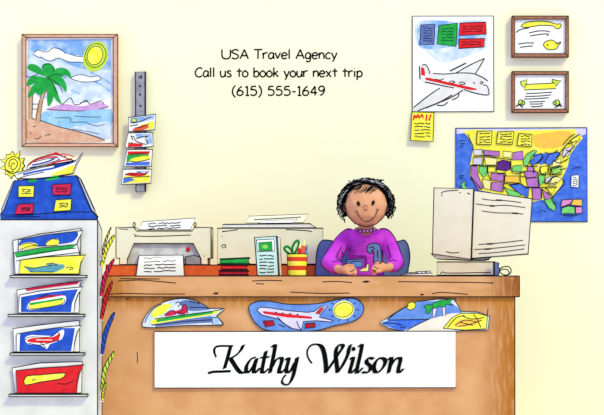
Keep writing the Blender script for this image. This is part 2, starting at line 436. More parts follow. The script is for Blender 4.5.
def c3(m, y):
    m.flat([(127.5, 151.4), (150, 151.2), (149, 154), (128, 155)], y, 'red'); m.flat([(127, 155), (149, 154), (148, 157), (134, 159), (126.5, 163)], y, 'green')
    m.flat([(131, 159), (140, 156.5), (149, 156), (149, 160), (138, 161.5), (130, 162)], y, 'yellow', smooth=2); m.flat([(126, 163), (150, 161.5), (149.5, 165.4), (125.5, 165.4)], y, 'ocean')
    m.strokes([[(129, 154.5), (138, 154), (147, 153)], [(130, 161), (136, 162), (144, 160.6), (150, 159)]], y, .8)
def c4(m, y):
    m.flat([(124, 176), (150, 174.6), (149.5, 182.4), (123, 183.4)], y, 'yellow'); m.flat([(123.5, 178), (130, 177), (135, 180), (123, 183.4)], y, 'ocean')
    m.flat([(125, 174), (132, 172.5), (140, 173), (147, 172), (145, 175.5), (136, 176.4), (128, 175.6)], y, 'red', smooth=2); m.flat([(136, 171), (148, 170.6), (145, 173), (138, 173)], y, 'skyblue')
    m.strokes([[(125, 175), (130, 173), (134, 175), (139, 172), (144, 175), (149, 171)], [(124, 178), (136, 177), (150, 176.5)]], y, .8)
card([(128.6, 117.4), (155.6, 114.2), (154.8, 129.8), (128.6, 131.6)], 'topmost postcard on the grey metal strip, blue sky over yellow and orange sand', c1)
card([(128, 133), (152.6, 132.4), (153.2, 146.6), (125.2, 147.8)], 'second postcard down on the metal strip, white bird-like shape on blue above a red patch', c2)
card([(127, 149.6), (152.6, 149.4), (151.4, 166.4), (123.6, 166.6)], 'third postcard down on the metal strip, red, green and yellow bands over blue', c3)
card([(123, 169.2), (151.8, 169.2), (150.8, 183.2), (121.6, 184.6)], 'lowest postcard on the metal strip, red scrawl above yellow and blue', c4)

# ------------------------------------------------------------------ aeroplane poster, note, certificates, map
PY_ = WY - .007
m = MB().prism([(412.4, 16.2), (493.4, 16), (493.8, 111.4), (412.4, 111.6)], PY_, WY - .001, 'paper', .0028)
m.lay = 3; y = PY_ - .0005
m.flat([(416, 24), (430, 20), (450, 22), (470, 20), (485, 22), (487, 45), (478, 52), (455, 60), (440, 62), (425, 50), (417, 44)], y, 'paleblue', smooth=3)
m.flat([(420, 23), (440, 20.5), (458, 23), (458, 27), (480, 20), (486, 36), (470, 39), (455, 46), (430, 49), (418, 44)], y, 'skyblue', smooth=3)
m.flat([(421, 25), (435, 24), (434, 44.5), (419.5, 45)], y, 'slate', .9); m.flat([(439, 25.5), (457.5, 23), (456, 46.5), (437, 44)], y, 'green', .9)
m.flat([(460, 23), (486, 22), (486.5, 34), (459, 35.5)], y, 'red', .9); m.flat([(459, 39), (485, 38.5), (484, 47), (458.5, 48.5)], y, 'red', .9)
m.scribble(423, 27, 433, 42, 6, y, .7); m.scribble(441, 27, 454, 42, 5, y, .7); m.scribble(462, 25, 483, 33, 3, y, .7); m.scribble(461, 41, 482, 46, 2, y, .7)
m.flat([(456, 73), (484.5, 58.4), (475, 74)], y, 'planegrey')
m.flat([(421, 79), (419.5, 66), (422, 65), (426, 65), (430, 74), (455, 73), (474, 74), (484, 80), (488, 87), (489, 93), (487, 95), (470, 92), (452, 89), (425, 82)], y, 'planegrey')
m.flat([(457, 88), (463, 90), (440, 103), (419, 110), (413.5, 109.6), (428, 97), (440, 88)], y, 'planegrey')
m.flat([(421, 67), (424, 68), (425, 72), (425, 76), (421, 75)], y, 'red'); m.flat([(425, 77.5), (430, 78), (476, 88.4), (477, 90), (470, 90), (426, 80)], y, 'red')
m.strokes([[(420, 79), (419.5, 66)], [(422, 65.5), (425, 64.5), (428, 68), (430, 74)], [(433, 73.5), (445, 74), (456, 73)], [(456, 73), (470, 65), (484.5, 58.4)], [(484.5, 58.4), (479, 68), (475, 74)], [(475, 74), (482, 77), (488, 81)], [(456, 73), (468, 73), (475, 74)],
           [(425, 82), (440, 85), (454, 88)], [(464, 89.5), (475, 93), (487, 95), (489, 92), (487, 86), (483, 85)], [(440, 88), (428, 96), (413.5, 107.6)], [(463, 90), (450, 98), (430, 106), (418, 110.6)], [(437, 105), (443, 105.4), (448, 102)], [(452, 100), (458, 97), (459, 93)]], y, 1.0)
m.strokes([[(435, 79), (440, 80), (444, 78.6)], [(449, 82), (452, 81), (455, 82), (451, 83.4)], [(459, 83), (463, 82), (465, 84), (460, 84.6)], [(473, 82), (475, 84)], [(480, 82), (483, 82), (482, 84), (480, 83)]], y, .9)
m.strokes([[(450, 71), (458, 67), (466, 63)], [(425, 108), (440, 102), (452, 95)]], y, 1.3)
tag(m.build('aeroplane_poster'), 'unframed white poster of a red-striped aeroplane under blue, green and red blocks', 'poster')

NY = WY - .03
a = [P(412, 112, WY - .012), P(434, 112.6, WY - .012), P(433, 141.4, WY - .034), P(410.6, 140.4, WY - .034)]
m = MB().loft(a, [p + Vector((0, .004, 0)) for p in a], 'yellow', .0028); m.lay = 3
ny = lambda x, yy: WY - .0128 - .022 * max(0, min(1, (yy - 112) / 29))
m.strokes([[(413.5, 120), (414.5, 115), (416, 118), (418, 114.5), (419, 118), (422, 114.6), (423, 118)], [(426, 121), (427, 114.6)], [(429, 120.6), (431, 114.4)], [(426, 123), (426.4, 123.4)]], ny, 1.5, 'red')
m.scribble(414, 122, 431, 138, 5, ny, .9)
tag(m.build('hanging_note'), 'yellow note with red heading hanging from the lower left corner of the aeroplane poster', 'note')

def cert(y0, label, art):
    t = thing('framed_certificate', P(540, y0 + 41, WY), label, 'certificate', 'certificates in brown frames')
    MB().ring((512, y0, 568.6, y0 + 41), (514.8, y0 + 3.2, 565.6, y0 + 37.6), WY - .048, WY - .001, 'frame_brown', .003).build('frame', t)
    m = MB(); A = P(514.8, y0 + 3.2, WY - .048); B = P(565.6, y0 + 37.6, WY - .048)
    m.box(A.x, B.x, WY - .034, WY - .004, B.z, A.z, 'paper'); art(m, WY - .034); m.build('certificate_sheet', t)
def ca(m, y):
    m.flat([(521, 26.5), (526, 22.5), (538, 21), (548, 21.6), (556, 24), (561, 24), (560, 28), (556, 28.6), (553, 26), (540, 25.4), (528, 27.4)], y, 'yellow', .9, smooth=3)
    m.strokes([[(516.4, 32.6), (518.5, 30.4), (523, 29), (529, 28)], [(529, 33), (538, 31), (546, 31), (550, 32)], [(530, 36), (540, 34.4), (548, 34), (547, 36)], [(518, 44), (526, 43), (534, 43)], [(520, 47.4), (527, 46.4), (533, 46)]], y, 1.1)
    m.flat([(543.4, 45), (546, 41.4), (552, 40), (557, 43), (561, 42), (558, 46), (556, 49), (548, 49.6)], y, 'yellow', .9, smooth=3)
    m.strokes([[(556, 44), (561, 42)], [(547, 44), (548, 46)]], y, 1.0)
def cb(m, y):
    m.flat([(520, 82), (527, 79.4), (526, 89), (522, 86)], y, 'sunlime', .9); m.flat([(552, 79.4), (561, 81), (556, 86), (553, 88)], y, 'sunlime', .9)
    m.flat([(526, 84.4), (555, 83), (556, 88.6), (524, 90)], y, 'yellow', .9)
    m.strokes([[(526, 93.6), (540, 93), (552, 92.2)], [(525, 96.4), (540, 96), (551, 94.8)], [(524, 99), (538, 98.6), (549, 97.6)], [(529, 102), (538, 101.6), (545, 101.4)], [(530, 104), (538, 104), (543, 103.6)], [(531, 106.6), (538, 106.6), (543, 105.4)]], y, 1.0)
    for cx, k in ((519, 1), (559, -1)):
        m.flat(ell2(cx + 2 * k, 102.6, 2.6, 2.8), y, 'sunlime', .9); m.flat(ell2(cx + 4.4 * k, 103, 1.6, 2), y, 'lime', .8)
        m.strokes([[(cx - 3 * k, 106.4), (cx, 104.6), (cx + 2, 104)], [(cx + 1, 105), (cx + 4 * k, 107.4)]], y, 1.3)
cert(16, 'upper brown-framed certificate with a yellow ribbon scroll, right of the aeroplane poster', ca)
cert(71.5, 'lower brown-framed certificate with a yellow banner, hanging above the map', cb)

m = MB().prism([(455.8, 128.2), (587, 127.6), (587.4, 221.6), (455.8, 221.6)], PY_, WY - .001, 'ocean', .0026); m.lay = 3; y = PY_ - .0005
m.flat([(456.6, 129), (586, 128.4), (586, 134), (578, 137), (560, 133), (470, 132), (462, 133.5), (456.6, 134)], y, 'lilac')
m.flat([(463, 131), (474, 129.4), (500, 131), (540, 130), (575, 128.8), (577, 134), (570, 142), (562, 152), (548, 153), (533, 154), (515, 154), (500, 153), (474, 151), (471, 143), (468, 137)], y, 'mapyellow')
m.flat([(533, 136), (545, 133), (560, 131), (571, 132), (569, 138), (560, 147), (545, 148.6), (535, 146)], y, 'orangeblot', smooth=3)
LAND = [(473, 149), (500, 151.4), (530, 151), (535, 160), (540, 165), (548, 163), (556, 158), (563, 148), (571, 139), (579, 134), (583, 138), (576, 146), (570, 155), (568, 165), (565, 172), (562, 178), (563, 183), (558, 190), (553, 197),
        (556, 206), (555, 211), (549, 208), (547, 200), (540, 200), (533, 202), (520, 200), (505, 197), (490, 192), (478, 190), (470, 177), (470, 165), (472, 155)]
m.flat(LAND, y, 'mapyellow'); m.lay += 1
for c, pl in (('lilac', [(473, 150), (482, 149), (482, 155.4), (474, 155)]), ('mauve', [(484, 150), (500, 151.6), (500, 156.4), (484, 155)]), ('mapcream', [(503, 151), (512, 152), (511, 158), (503, 157)]),
              ('mauve', [(513, 152.4), (523, 151), (523, 160), (512, 160)]), ('lilac', [(473, 158), (482, 157.4), (482, 164.6), (473, 164.6)]), ('mapcream', [(484, 157), (497, 158), (496, 165), (486, 165)]),
              ('plum', [(497, 162), (503, 160), (510, 161.6), (511, 169), (506, 171), (497, 169.6)]), ('mapgreen', [(513, 166), (522, 165), (522, 172), (512, 171)]), ('mauve', [(470.6, 166), (477, 166), (478, 175), (483, 188), (478, 190), (471, 178)]),
              ('mapgreen', [(479, 166.4), (487, 166), (487, 174), (484, 178), (479, 172)]), ('mapyellow', [(488, 167), (495, 167), (495, 172), (488, 172)]), ('mauve', [(491, 173), (504, 174), (503.6, 181.4), (491, 180)]),
              ('mapcream', [(482, 179), (491, 181), (490, 190), (484, 188)]), ('mauve', [(492, 182), (503, 182.4), (502, 192), (491, 190)]), ('orangeblot', [(505, 176), (519, 176), (519.6, 183), (505, 182)]),
              ('mapgreen', [(504, 187), (511, 190), (520, 193), (521, 199), (510, 197)]), ('ocean', [(509, 185), (520, 184), (529, 188), (528, 198), (519, 193)]), ('mauve', [(524, 172), (530, 170), (538, 172), (536, 177), (526, 178)]),
              ('mauve', [(526, 178.6), (538, 177.6), (539, 187), (528, 187)]), ('mapgreen', [(523, 160), (527, 154), (534, 150), (537, 151), (532, 156), (528, 165), (524, 166)]), ('mauve', [(532, 188), (541, 188), (541, 199), (533, 200)]),
              ('mauve', [(542, 189), (547, 193), (552, 198), (545, 199.6)]), ('mapgreen', [(544, 200), (553, 198), (556, 206), (554.6, 211), (549, 208)]), ('mapcream', [(553, 176), (562, 178), (556, 184), (549, 186)]),
              ('mapyellow', [(545, 187), (556, 186), (552, 194)]), ('mapgreen', [(538, 176), (546, 172), (544, 182), (540, 186)]), ('lilac', [(546, 178), (552, 176), (549, 182), (545, 184)]), ('mapyellow', [(540, 167), (548, 166), (547, 172), (541, 174)]),
              ('lime', [(551, 168), (561, 166), (562, 172), (553, 174)]), ('mapcream', [(553, 162), (561, 158), (560, 165), (552, 167)]), ('lilac', [(564, 149), (573, 146), (568, 156), (562, 156)]), ('mapyellow', [(571, 140), (579, 135), (580, 139), (573, 146)]),
              ('ocean', [(530, 162), (534, 157), (540, 154), (543, 156), (538, 162), (532, 166)]), ('ocean', [(545, 161), (550, 154), (558, 152), (561, 154), (556, 159), (549, 166)]), ('mauve', [(527, 166), (533, 167), (536, 171), (528, 171)])):
    m.flat(pl, y, c, .7)
m.strokes([[(468, 134), (470, 140), (473, 146), (473, 150)], [(545, 152), (551, 154), (558, 150)], [(540, 153), (543, 157), (537, 164)], [(563, 145), (570, 137), (575, 134)], [(556, 158), (563, 149), (571, 140), (580, 134)], [(563, 158), (568, 152), (575, 146)],
           [(550, 170), (556, 168), (563, 166)], [(546, 184), (552, 178), (558, 176)], [(541, 187), (548, 188), (557, 187)], [(541, 166), (540, 172), (545, 176)], [(549, 165), (551, 170), (550, 176)], [(562, 178), (564, 184), (556, 193), (552, 199), (556, 206)],
           [(565, 161), (569, 158)], [(560, 170), (566, 168)], [(533, 166), (534, 173)], [(520, 176), (527, 177)], [(505, 172), (506, 176)],
           [(473, 156.6), (483, 156), (490, 156.4), (503, 158.6), (512, 159.4)], [(482.6, 149.6), (484, 156), (483, 165)], [(470.4, 165.2), (480, 165.6), (490, 166), (497, 166)], [(487.4, 166), (488, 173), (490.6, 180)], [(496.6, 166), (497, 172.6), (505, 173)],
           [(504.4, 174), (504, 183), (503, 192)], [(511, 160), (512, 172), (520, 173), (525, 171)], [(504, 183.4), (512, 184), (520, 183.4)], [(520, 172), (521, 183), (527, 188)], [(524, 166), (530, 166.6), (538, 166)], [(538, 172), (539, 188)], [(526.6, 187.6), (541, 187.6)],
           [(541, 175), (548, 174), (556, 175), (562, 174)], [(543, 182), (550, 184), (557, 182)], [(553, 160), (559, 163), (566, 160)], [(566, 150), (571, 152)], [(541, 188), (542, 199)], [(547, 192), (553, 197)], [(548, 166), (549, 173)], [(470.4, 176), (476, 183), (482, 190)], [(568, 144), (577, 141)]], y, .9)
for bx in ([(477.4, 131.4), (492, 131), (491, 144.6), (476.6, 144)], [(498, 132), (514, 131.6), (512.4, 144.4), (496.6, 143.6)], [(519, 133.6), (532, 134.6), (531.4, 146.6), (517, 145.4)]):
    m.flat(bx, y, 'mapyellow', 1.0); m.scribble(bx[0][0] + 1.5, bx[0][1] + 1, bx[1][0] - 1.5, bx[2][1] - 1, 4, y, 1.0, amp=.6)
m.flat([(571.4, 175.6), (579, 175), (578.6, 187.4), (571, 186.6)], y, 'paper', .7); m.scribble(572.4, 176.6, 577.8, 186, 5, y, .8)
for c, pl in (('pink', [(562, 200), (573, 199.4), (570, 204), (561, 207)]), ('orangeblot', [(573.4, 199.4), (582, 199.4), (582, 206), (571, 205)]), ('mapgreen', [(562, 208), (568, 206), (574.6, 207), (575, 213.6), (561.4, 213.6)]), ('pink', [(575.4, 207), (582, 207), (582, 213), (576, 213.4)])):
    m.flat(pl, y, c, .8)
m.strokes([[(459, 141), (464, 140.6), (466, 141)], [(460, 144), (465, 143.6)], [(460, 147), (463, 147)], [(459, 176), (464, 175.6)], [(460, 178), (464, 178)], [(539, 211), (543, 210.6), (546, 212)], [(573, 169), (577, 167), (581, 168)], [(563, 215.4), (571, 216), (578, 215)]], y, .8)
m.flat([(461, 184), (465, 181), (465, 186), (469, 189), (463, 190)], y, 'mapgreen', .6)
tag(m.build('wall_map'), 'colourful map of the country with blue oceans, on the wall behind the computer monitor', 'map')

# ------------------------------------------------------------------ counter
cx0, cx1 = P(98.5, 0, 0).x, P(519.4, 0, 0).x
bx1 = P(515, 0, .02).x
t = thing('reception_counter', ((cx0 + cx1) / 2, .25, 0), 'long tan wooden reception counter across the front of the office', 'counter')
zs = P(0, 296.8, 0).z
wx = P(427, 0, .74).x
m = MB(); A = [(cx0, 0), (cx1, 0), (cx1, 1.24), (wx, 1.24), (wx, .58), (cx0, .58)]
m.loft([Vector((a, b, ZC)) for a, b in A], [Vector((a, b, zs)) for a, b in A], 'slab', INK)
m.strokes([[(118, 281), (140, 280), (160, 281.6), (176, 283)], [(108, 294.4), (125, 293.4), (150, 294), (185, 294)], [(252, 281), (268, 280.4), (282, 280.6)], [(256, 283.6), (264, 284)], [(213, 294), (218, 292.6)], [(398, 281.6), (430, 282), (470, 282.4), (492, 283)], [(432, 294), (440, 292.4), (452, 293), (468, 294.4)],
           [(322, 282), (336, 281.4), (352, 282.6)], [(362, 282), (367, 281), (370, 282)], [(120, 278.6), (160, 279)], [(290, 292), (320, 293.4), (350, 293)]], -.0006, .9)
m.flat(ell2(492.5, 283, 1.0, .8), -.0006, 'ink'); m.flat(ell2(422, 294.6, 1.8, .9), -.0006, 'ink'); m.flat(ell2(366, 282, 2.2, .7), -.0006, 'ink'); m.flat(ell2(216, 293.4, 2.4, 1.0), -.0006, 'ink')
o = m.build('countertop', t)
m = MB(); m.box(cx0 + .015, bx1, .022, .05, 0, zs - .0005, 'tan', INK)
m.strokes([[(137, 352), (137.6, 358), (137, 363)], [(488, 309), (487, 318)], [(126, 299.4), (129, 298)], [(452, 299.4), (456, 298.6)]], .0214, .8)
m.build('front_panel', t)
MB().box(cx0 + .015, cx0 + .045, .0505, .56, 0, zs - .0005, 'tan', INK).build('end_panel', t)
MB().box(bx1 - .03, bx1, .0505, 1.2, 0, zs - .0005, 'tan', INK).build('end_panel', t)
MB().box(wx + .02, wx + .05, .60, 1.2, 0, zs - .0005, 'tan', INK).build('end_panel', t)
tx = t.location.x
wood_shading(MATS['slab'], P(476, 0, 0).x - tx, P(519, 0, 0).x - tx, 0, (146, 82, 28))  # marker shading at the slab's right end, painted into its colour
wood_shading(MATS['slab'], P(150, 0, 0).x - tx, P(106, 0, 0).x - tx, 0, (186, 118, 46))  # lighter marker shading painted in at the slab's left end
wood_shading(MATS['tan'], P(470, 0, 0).x - tx, P(515, 0, 0).x - tx, 0, (178, 110, 42))  # same painted shading on the front panel's right end
wood_shading(MATS['tan'], P(0, 316, 0).z, P(0, 297, 0).z, 2, (192, 124, 48))  # shade under the slab, painted as ochre streaks along the panel top

# name sign
m = MB().prism([(154.6, 331.6), (455.8, 331.2), (455.8, 387.6), (154.6, 388)], .002, .0185, 'white', .0024, True, False); m.lay = 3
y = .0014
def zk(o): return lambda l: [(o + a / 5.49, 330 + b / 5.49) for a, b in l]
k1, k2 = zk(200), zk(300)
AN = math.radians(24)
for q in ([(88, 150), (78, 118), (84, 96), (110, 88), (180, 88)], [(168, 90), (152, 150), (134, 212)], [(44, 238), (72, 230), (120, 228), (168, 226)], [(238, 82), (222, 114), (192, 142), (160, 158)], [(168, 158), (190, 192), (214, 226), (236, 236), (258, 214)],
          [(306, 150), (280, 160), (256, 196), (254, 226), (268, 232), (294, 196), (310, 158)], [(312, 156), (298, 206), (296, 230), (308, 232), (328, 208)], [(362, 116), (346, 190), (340, 226), (352, 234), (376, 212)], [(332, 152), (350, 150), (380, 148)],
          [(392, 94), (412, 84), (404, 140), (384, 236)], [(392, 208), (414, 168), (440, 152), (450, 164), (438, 206), (434, 228), (446, 234), (470, 212)], [(468, 164), (486, 154), (484, 176), (474, 214), (480, 234), (500, 222), (522, 176)], [(534, 150), (522, 206), (510, 256), (490, 294), (466, 300), (450, 286), (456, 264), (472, 246)]):
    wv = {88: [1.4, 2.6, 3.6, 4.2, 4.9], 534: [4.9, 4.9, 4.6, 3.6, 2.6, 2.6, 2.0, 1.2]}.get(q[0][0], 4.6)
    m.nib(k1(q), y, 3.2 if q[0][0] == 44 else wv, AN, 'black', hair={44: 2.5, 88: 2.0}.get(q[0][0], 1.7))
for q in ([(66, 184), (44, 150), (40, 116), (58, 86), (90, 78), (116, 88), (132, 124), (142, 186), (142, 232)], [(142, 234), (176, 184), (216, 124), (236, 92), (226, 80), (204, 92), (196, 130), (202, 190), (206, 234)], [(206, 234), (236, 190), (262, 136), (268, 106), (278, 80)],
          [(274, 160), (292, 152), (284, 190), (274, 226), (284, 234), (306, 212)], [(320, 92), (340, 82), (330, 140), (312, 222), (318, 234), (344, 208)], [(402, 160), (384, 152), (366, 164), (368, 182), (386, 198), (384, 222), (364, 234), (344, 230)],
          [(442, 152), (418, 170), (406, 206), (416, 232), (438, 226), (464, 192), (466, 162), (442, 152)], [(482, 164), (502, 152), (496, 190), (486, 236)], [(492, 206), (516, 168), (542, 152), (552, 164), (542, 206), (540, 228), (550, 232), (566, 214)]):
    wv = {66: [.5, .6, .9, 1.8, 3.0, 4.4, 4.9, 4.9, 4.7]}.get(q[0][0], 4.6)
    m.nib(k2(q), y, wv, AN, 'black', hair=1.7)
m.flat(ell2(300 + 294 / 5.49, 330 + 104 / 5.49, 2.1, 2.1), y, 'black')
tag(m.build('name_sign'), 'wide white name board with black calligraphic lettering on the counter front', 'sign')

# three cut-out stickers on the counter front
def sticker(outline, base, label, art, sm=4):
    poly = cr(outline, sm, True) if sm else outline
    m = MB().prism(poly, .010, .0190, base, .0022, edges=False, backink=False); m.lay = 3
    art(m, .0094)
    return tag(m.build('cutout_sticker'), label, 'sticker', 'travel cut-outs on the counter front')
def z5(l): return [(135 + a / 6.04, 290 + b / 6.04) for a, b in l]
def s_boat(m, y):
    m.flat(z5([(275, 70), (330, 60), (400, 85), (450, 110), (430, 120), (330, 125), (280, 95)]), y, 'slate', smooth=3)
    m.flat(z5([(100, 140), (130, 105), (180, 85), (222, 88), (200, 120), (160, 150), (110, 165)]), y, 'yellow', smooth=4)
    m.flat(z5([(95, 185), (130, 170), (480, 125), (520, 118), (490, 145), (400, 160), (120, 205), (95, 205)]), y, 'yellow')
    m.flat(z5([(130, 178), (300, 150), (470, 128), (470, 142), (300, 168), (130, 195)]), y, 'green')
    m.flat(z5([(110, 208), (300, 178), (460, 158), (470, 195), (300, 205), (130, 222)]), y, 'slate')
    m.flat(z5([(465, 165), (500, 165), (530, 208), (470, 212)]), y, 'skyblue', .7)
    m.flat(z5([(180, 150), (215, 125), (240, 125), (245, 148), (190, 158)]), y, 'crimson', smooth=3); m.flat(z5([(240, 130), (280, 115), (295, 92), (312, 100), (315, 135), (270, 148)]), y, 'crimson', smooth=3)
    m.strokes([z5(q) for q in ([(60, 200), (75, 160), (110, 115), (160, 85)], [(178, 152), (210, 128), (240, 126), (245, 148)], [(280, 130), (290, 92), (310, 95), (318, 140)], [(120, 175), (300, 150), (470, 128), (530, 115)], [(245, 80), (262, 72), (275, 85), (258, 100)], [(330, 105), (400, 105), (450, 112)], [(100, 212), (300, 190), (460, 180)])], y, .8)
    m.strokes([z5(q) for q in ([(250, 135), (300, 145)], [(385, 68), (380, 90)], [(330, 70), (390, 80)])], y, .7)
sticker(z5([(42, 212), (62, 160), (110, 105), (190, 68), (270, 52), (350, 60), (420, 92), (455, 112), (540, 112), (505, 145), (495, 160), (534, 208), (470, 212), (300, 214), (130, 226), (60, 224)]), 'paleblue', 'blue speedboat cut-out with a green stripe, leftmost of three stickers on the counter', s_boat, 3)
def z6(l): return [(245 + a / 4.646, 290.9 + b / 4.646) for a, b in l]
def s_plane(m, y):
    m.flat(z6([(55, 90), (70, 76), (120, 80), (200, 92), (290, 100), (320, 96), (350, 74), (382, 70), (350, 110), (345, 122), (410, 138), (400, 144), (330, 138), (270, 142), (262, 182), (210, 172), (155, 130), (80, 112)]), y, 'lilac', .8)
    m.flat(z6([(80, 96), (90, 94), (310, 120), (312, 130), (200, 124), (90, 106)]), y, 'red'); m.flat(z6([(328, 104), (350, 80), (368, 76), (345, 108)]), y, 'red', .6)
    m.flat(z6([(84, 140), (130, 138), (140, 158), (95, 168)]), y, 'darkred', .8); m.flat(z6([(280, 152), (325, 148), (328, 168), (278, 174)]), y, 'darkred', .8)
    m.flat(ell2(*z6([(458, 88)])[0], 10.6, 9.2, 24, -.2), y, 'lemon'); m.flat(ell2(*z6([(458, 88)])[0], 9.6, 7.2, 24, -.25), y, 'yellow', .7)
    m.strokes([z6([(458 + 56 * math.cos(a), 88 + 44 * math.sin(a)), (458 + 70 * math.cos(a), 88 + 56 * math.sin(a))]) for a in [i * .628 for i in range(10)]], y, .7)
    m.strokes([z6(q) for q in ([(150, 120), (180, 150), (215, 172)], [(240, 140), (250, 165), (262, 182)], [(155, 155), (185, 168)])], y, .8)
    m.strokes([z6([(x, 100 + i * 3), (x + 9, 101 + i * 3)]) for i, x in enumerate((140, 170, 205, 240))], y, 1.1)
sticker(z6([(18, 75), (50, 52), (110, 48), (200, 62), (300, 62), (370, 54), (430, 40), (500, 34), (540, 55), (552, 88), (530, 125), (480, 148), (420, 160), (330, 184), (240, 188), (110, 184), (60, 160), (30, 120)]), 'midblue', 'blue cut-out of a white airliner beside a yellow sun, middle of the counter front', s_plane)
def z7(l): return [(370 + a / 4.646, 290 + b / 4.646) for a, b in l]
def s_island(m, y):
    m.flat(z7([(80, 138), (130, 102), (180, 72), (240, 52), (330, 52), (380, 62), (410, 82), (425, 104), (340, 118), (270, 136)]), y, 'midblue')
    m.flat(z7([(50, 152), (90, 142), (265, 138), (210, 168), (160, 190), (100, 176)]), y, 'ocean'); m.flat(z7([(150, 192), (210, 166), (290, 132), (380, 108), (420, 106), (370, 140), (345, 178), (390, 184), (395, 190)]), y, 'sandpale')
    m.flat(z7([(340, 178), (380, 130), (420, 108), (500, 108), (545, 122), (540, 180), (440, 186)]), y, 'yellow', .8)
    m.flat(z7([(392, 158), (420, 136), (480, 138), (520, 126), (500, 160), (440, 172), (400, 172)]), y, 'orangeblot'); m.strokes([z7(q) for q in ([(395, 165), (440, 140), (500, 150)], [(410, 170), (470, 158), (520, 140)], [(430, 120), (470, 135), (530, 128)], [(360, 175), (400, 130), (440, 118)], [(480, 112), (500, 140), (515, 175)], [(420, 150), (480, 165)])], y, .9)
    m.flat(ell2(*z7([(192, 74)])[0], 4.6, 3.6, 18, -.5), y, 'yellow', .7)
    m.flat(z7([(292, 92), (300, 60), (318, 58), (310, 90), (302, 124), (290, 124)]), y, 'lilac', .6); m.flat(z7([(335, 76), (350, 74), (352, 118), (338, 122)]), y, 'lilac', .6)
    for c in ([(250, 75), (280, 68), (300, 76), (285, 90), (275, 110), (258, 104), (262, 90)], [(290, 66), (320, 50), (345, 48), (380, 42), (370, 60), (388, 72), (355, 66), (345, 80), (320, 76), (300, 86)]): m.flat(z7(c), y, 'green', .6, smooth=3)
    m.strokes([z7(q) for q in ([(85, 140), (170, 138), (268, 136)], [(80, 138), (130, 100), (180, 72)], [(170, 188), (210, 166), (280, 132)], [(60, 154), (110, 154), (150, 164)], [(140, 176), (170, 170)])], y, .8)
sticker(z7([(44, 152), (90, 124), (150, 86), (220, 54), (320, 42), (390, 44), (425, 100), (500, 102), (556, 122), (548, 186), (440, 188), (390, 192), (160, 192), (90, 178)]), 'paleblue', 'palm beach cut-out with a yellow leaf-shaped end, right of the other two stickers', s_island, 0)

# ------------------------------------------------------------------ brochure rack, left
RF = -.22; RB = -.04
rx0, rx1 = P(-3, 0, RF).x, P(97.6, 0, RF).x
zr = P(0, 220, RF).z
t = thing('brochure_rack', ((rx0 + rx1) / 2, (RF + RB) / 2, 0), 'tall white brochure rack with four front ledges at the left edge', 'rack')
rack_thing = t
m = MB().loft([Vector((rx0, RF, 0)), Vector((rx1, RF, 0)), Vector((rx1, RF, zr)), Vector((rx0, RF, zr))],
              [Vector((rx0, RB, 0)), Vector((rx1, RB, 0)), Vector((rx1, RB, zr - .045)), Vector((rx0, RB, zr - .045))], 'rackwhite', .003)
m.build('cabinet', t)
LD = .05
for yy, a, b in ((274.6, 10, 86), (313.6, 8, 84), (352.2, 10, 84), (393.6, 9, 87)):
    A = P(a, yy + .9, RF - LD); B = P(b, yy + 3.0, RF - LD)
    MB().box(A.x, B.x, RF - LD, RF - .0005, B.z, A.z, 'rackwhite', .0024).build('ledge', t)
def broch(poly, dY, base, label, art=None, th=.0045, name='brochure', grp='brochures on the front ledges of the white rack'):
    Y0 = RF - dY
    m = MB().prism(poly, Y0, Y0 + th, base, .0024, edges=len(poly) < 9); m.lay = 3
    if art: art(m, Y0 - .0006)
    return tag(m.build(name), label, 'brochure', grp)
# top ledge
broch([(13, 240.6), (40, 234), (81, 228.4), (80, 274.2), (14, 274.2)], .011, 'paper', 'plain white brochure at the very back of the top rack ledge')
def b1(m, y):
    m.flat([(21, 240), (40, 236), (60, 233), (78, 232), (75, 240), (68, 243), (50, 245), (22, 248)], y, 'royal', smooth=2)
    m.flat([(21, 245), (26, 242.6), (34, 243), (38, 245.6), (34, 248), (21, 249)], y, 'yellow', smooth=3); m.flat([(46, 243), (50, 239.6), (58, 239), (58, 245), (48, 246)], y, 'yellow', smooth=2)
    m.strokes([[(22, 245), (28, 243), (38, 246)], [(46, 243), (52, 239), (58, 240)], [(20, 250), (30, 246), (44, 246), (58, 245)]], y, .7)
broch([(18.6, 240), (45, 235), (82.6, 230.6), (79, 238), (76, 246), (76, 274), (18.6, 274)], .022, 'paper', 'blue and yellow holiday brochure behind the green one on the top rack ledge', b1)
def b2(m, y):
    m.flat([(14.6, 253), (40, 248.6), (76, 245.2), (72, 248.6), (45, 253), (16, 257.6)], y, 'green'); m.strokes([[(17, 257), (45, 252), (76, 248)], [(16, 261), (40, 257), (79, 252.4)]], y, .8)
broch([(14, 252.6), (40, 248), (77, 244.6), (79.4, 252), (79, 274), (15.4, 274)], .032, 'paper', 'white brochure with a green upper edge on the top rack ledge', b2)
def b3(m, y):
    m.flat([(22, 261), (45, 258), (84, 256), (80.5, 262), (78, 273.4), (20, 273.4)], y, 'yellow')
    m.flat([(24, 266.6), (34, 268), (46, 266), (56, 266), (62, 264), (65, 267), (60, 270), (52, 272.6), (36, 271.4), (30, 272), (27, 269)], y, 'teal', smooth=3)
    m.flat([(45, 264.6), (54, 263), (60, 264), (56, 266)], y, 'teal'); m.strokes([[(24, 266.6), (34, 268), (46, 266), (58, 265)], [(30, 272), (44, 272), (54, 272)], [(66, 268), (70, 267), (73, 268.6), (69, 269.6)], [(46, 264), (54, 263)]], y, .8)
broch([(20.6, 260), (45, 257), (85.4, 255), (81, 262), (78.6, 274), (19, 274)], .042, 'yellow', 'yellow brochure with a blue dolphin shape, front of the top rack ledge', b3)
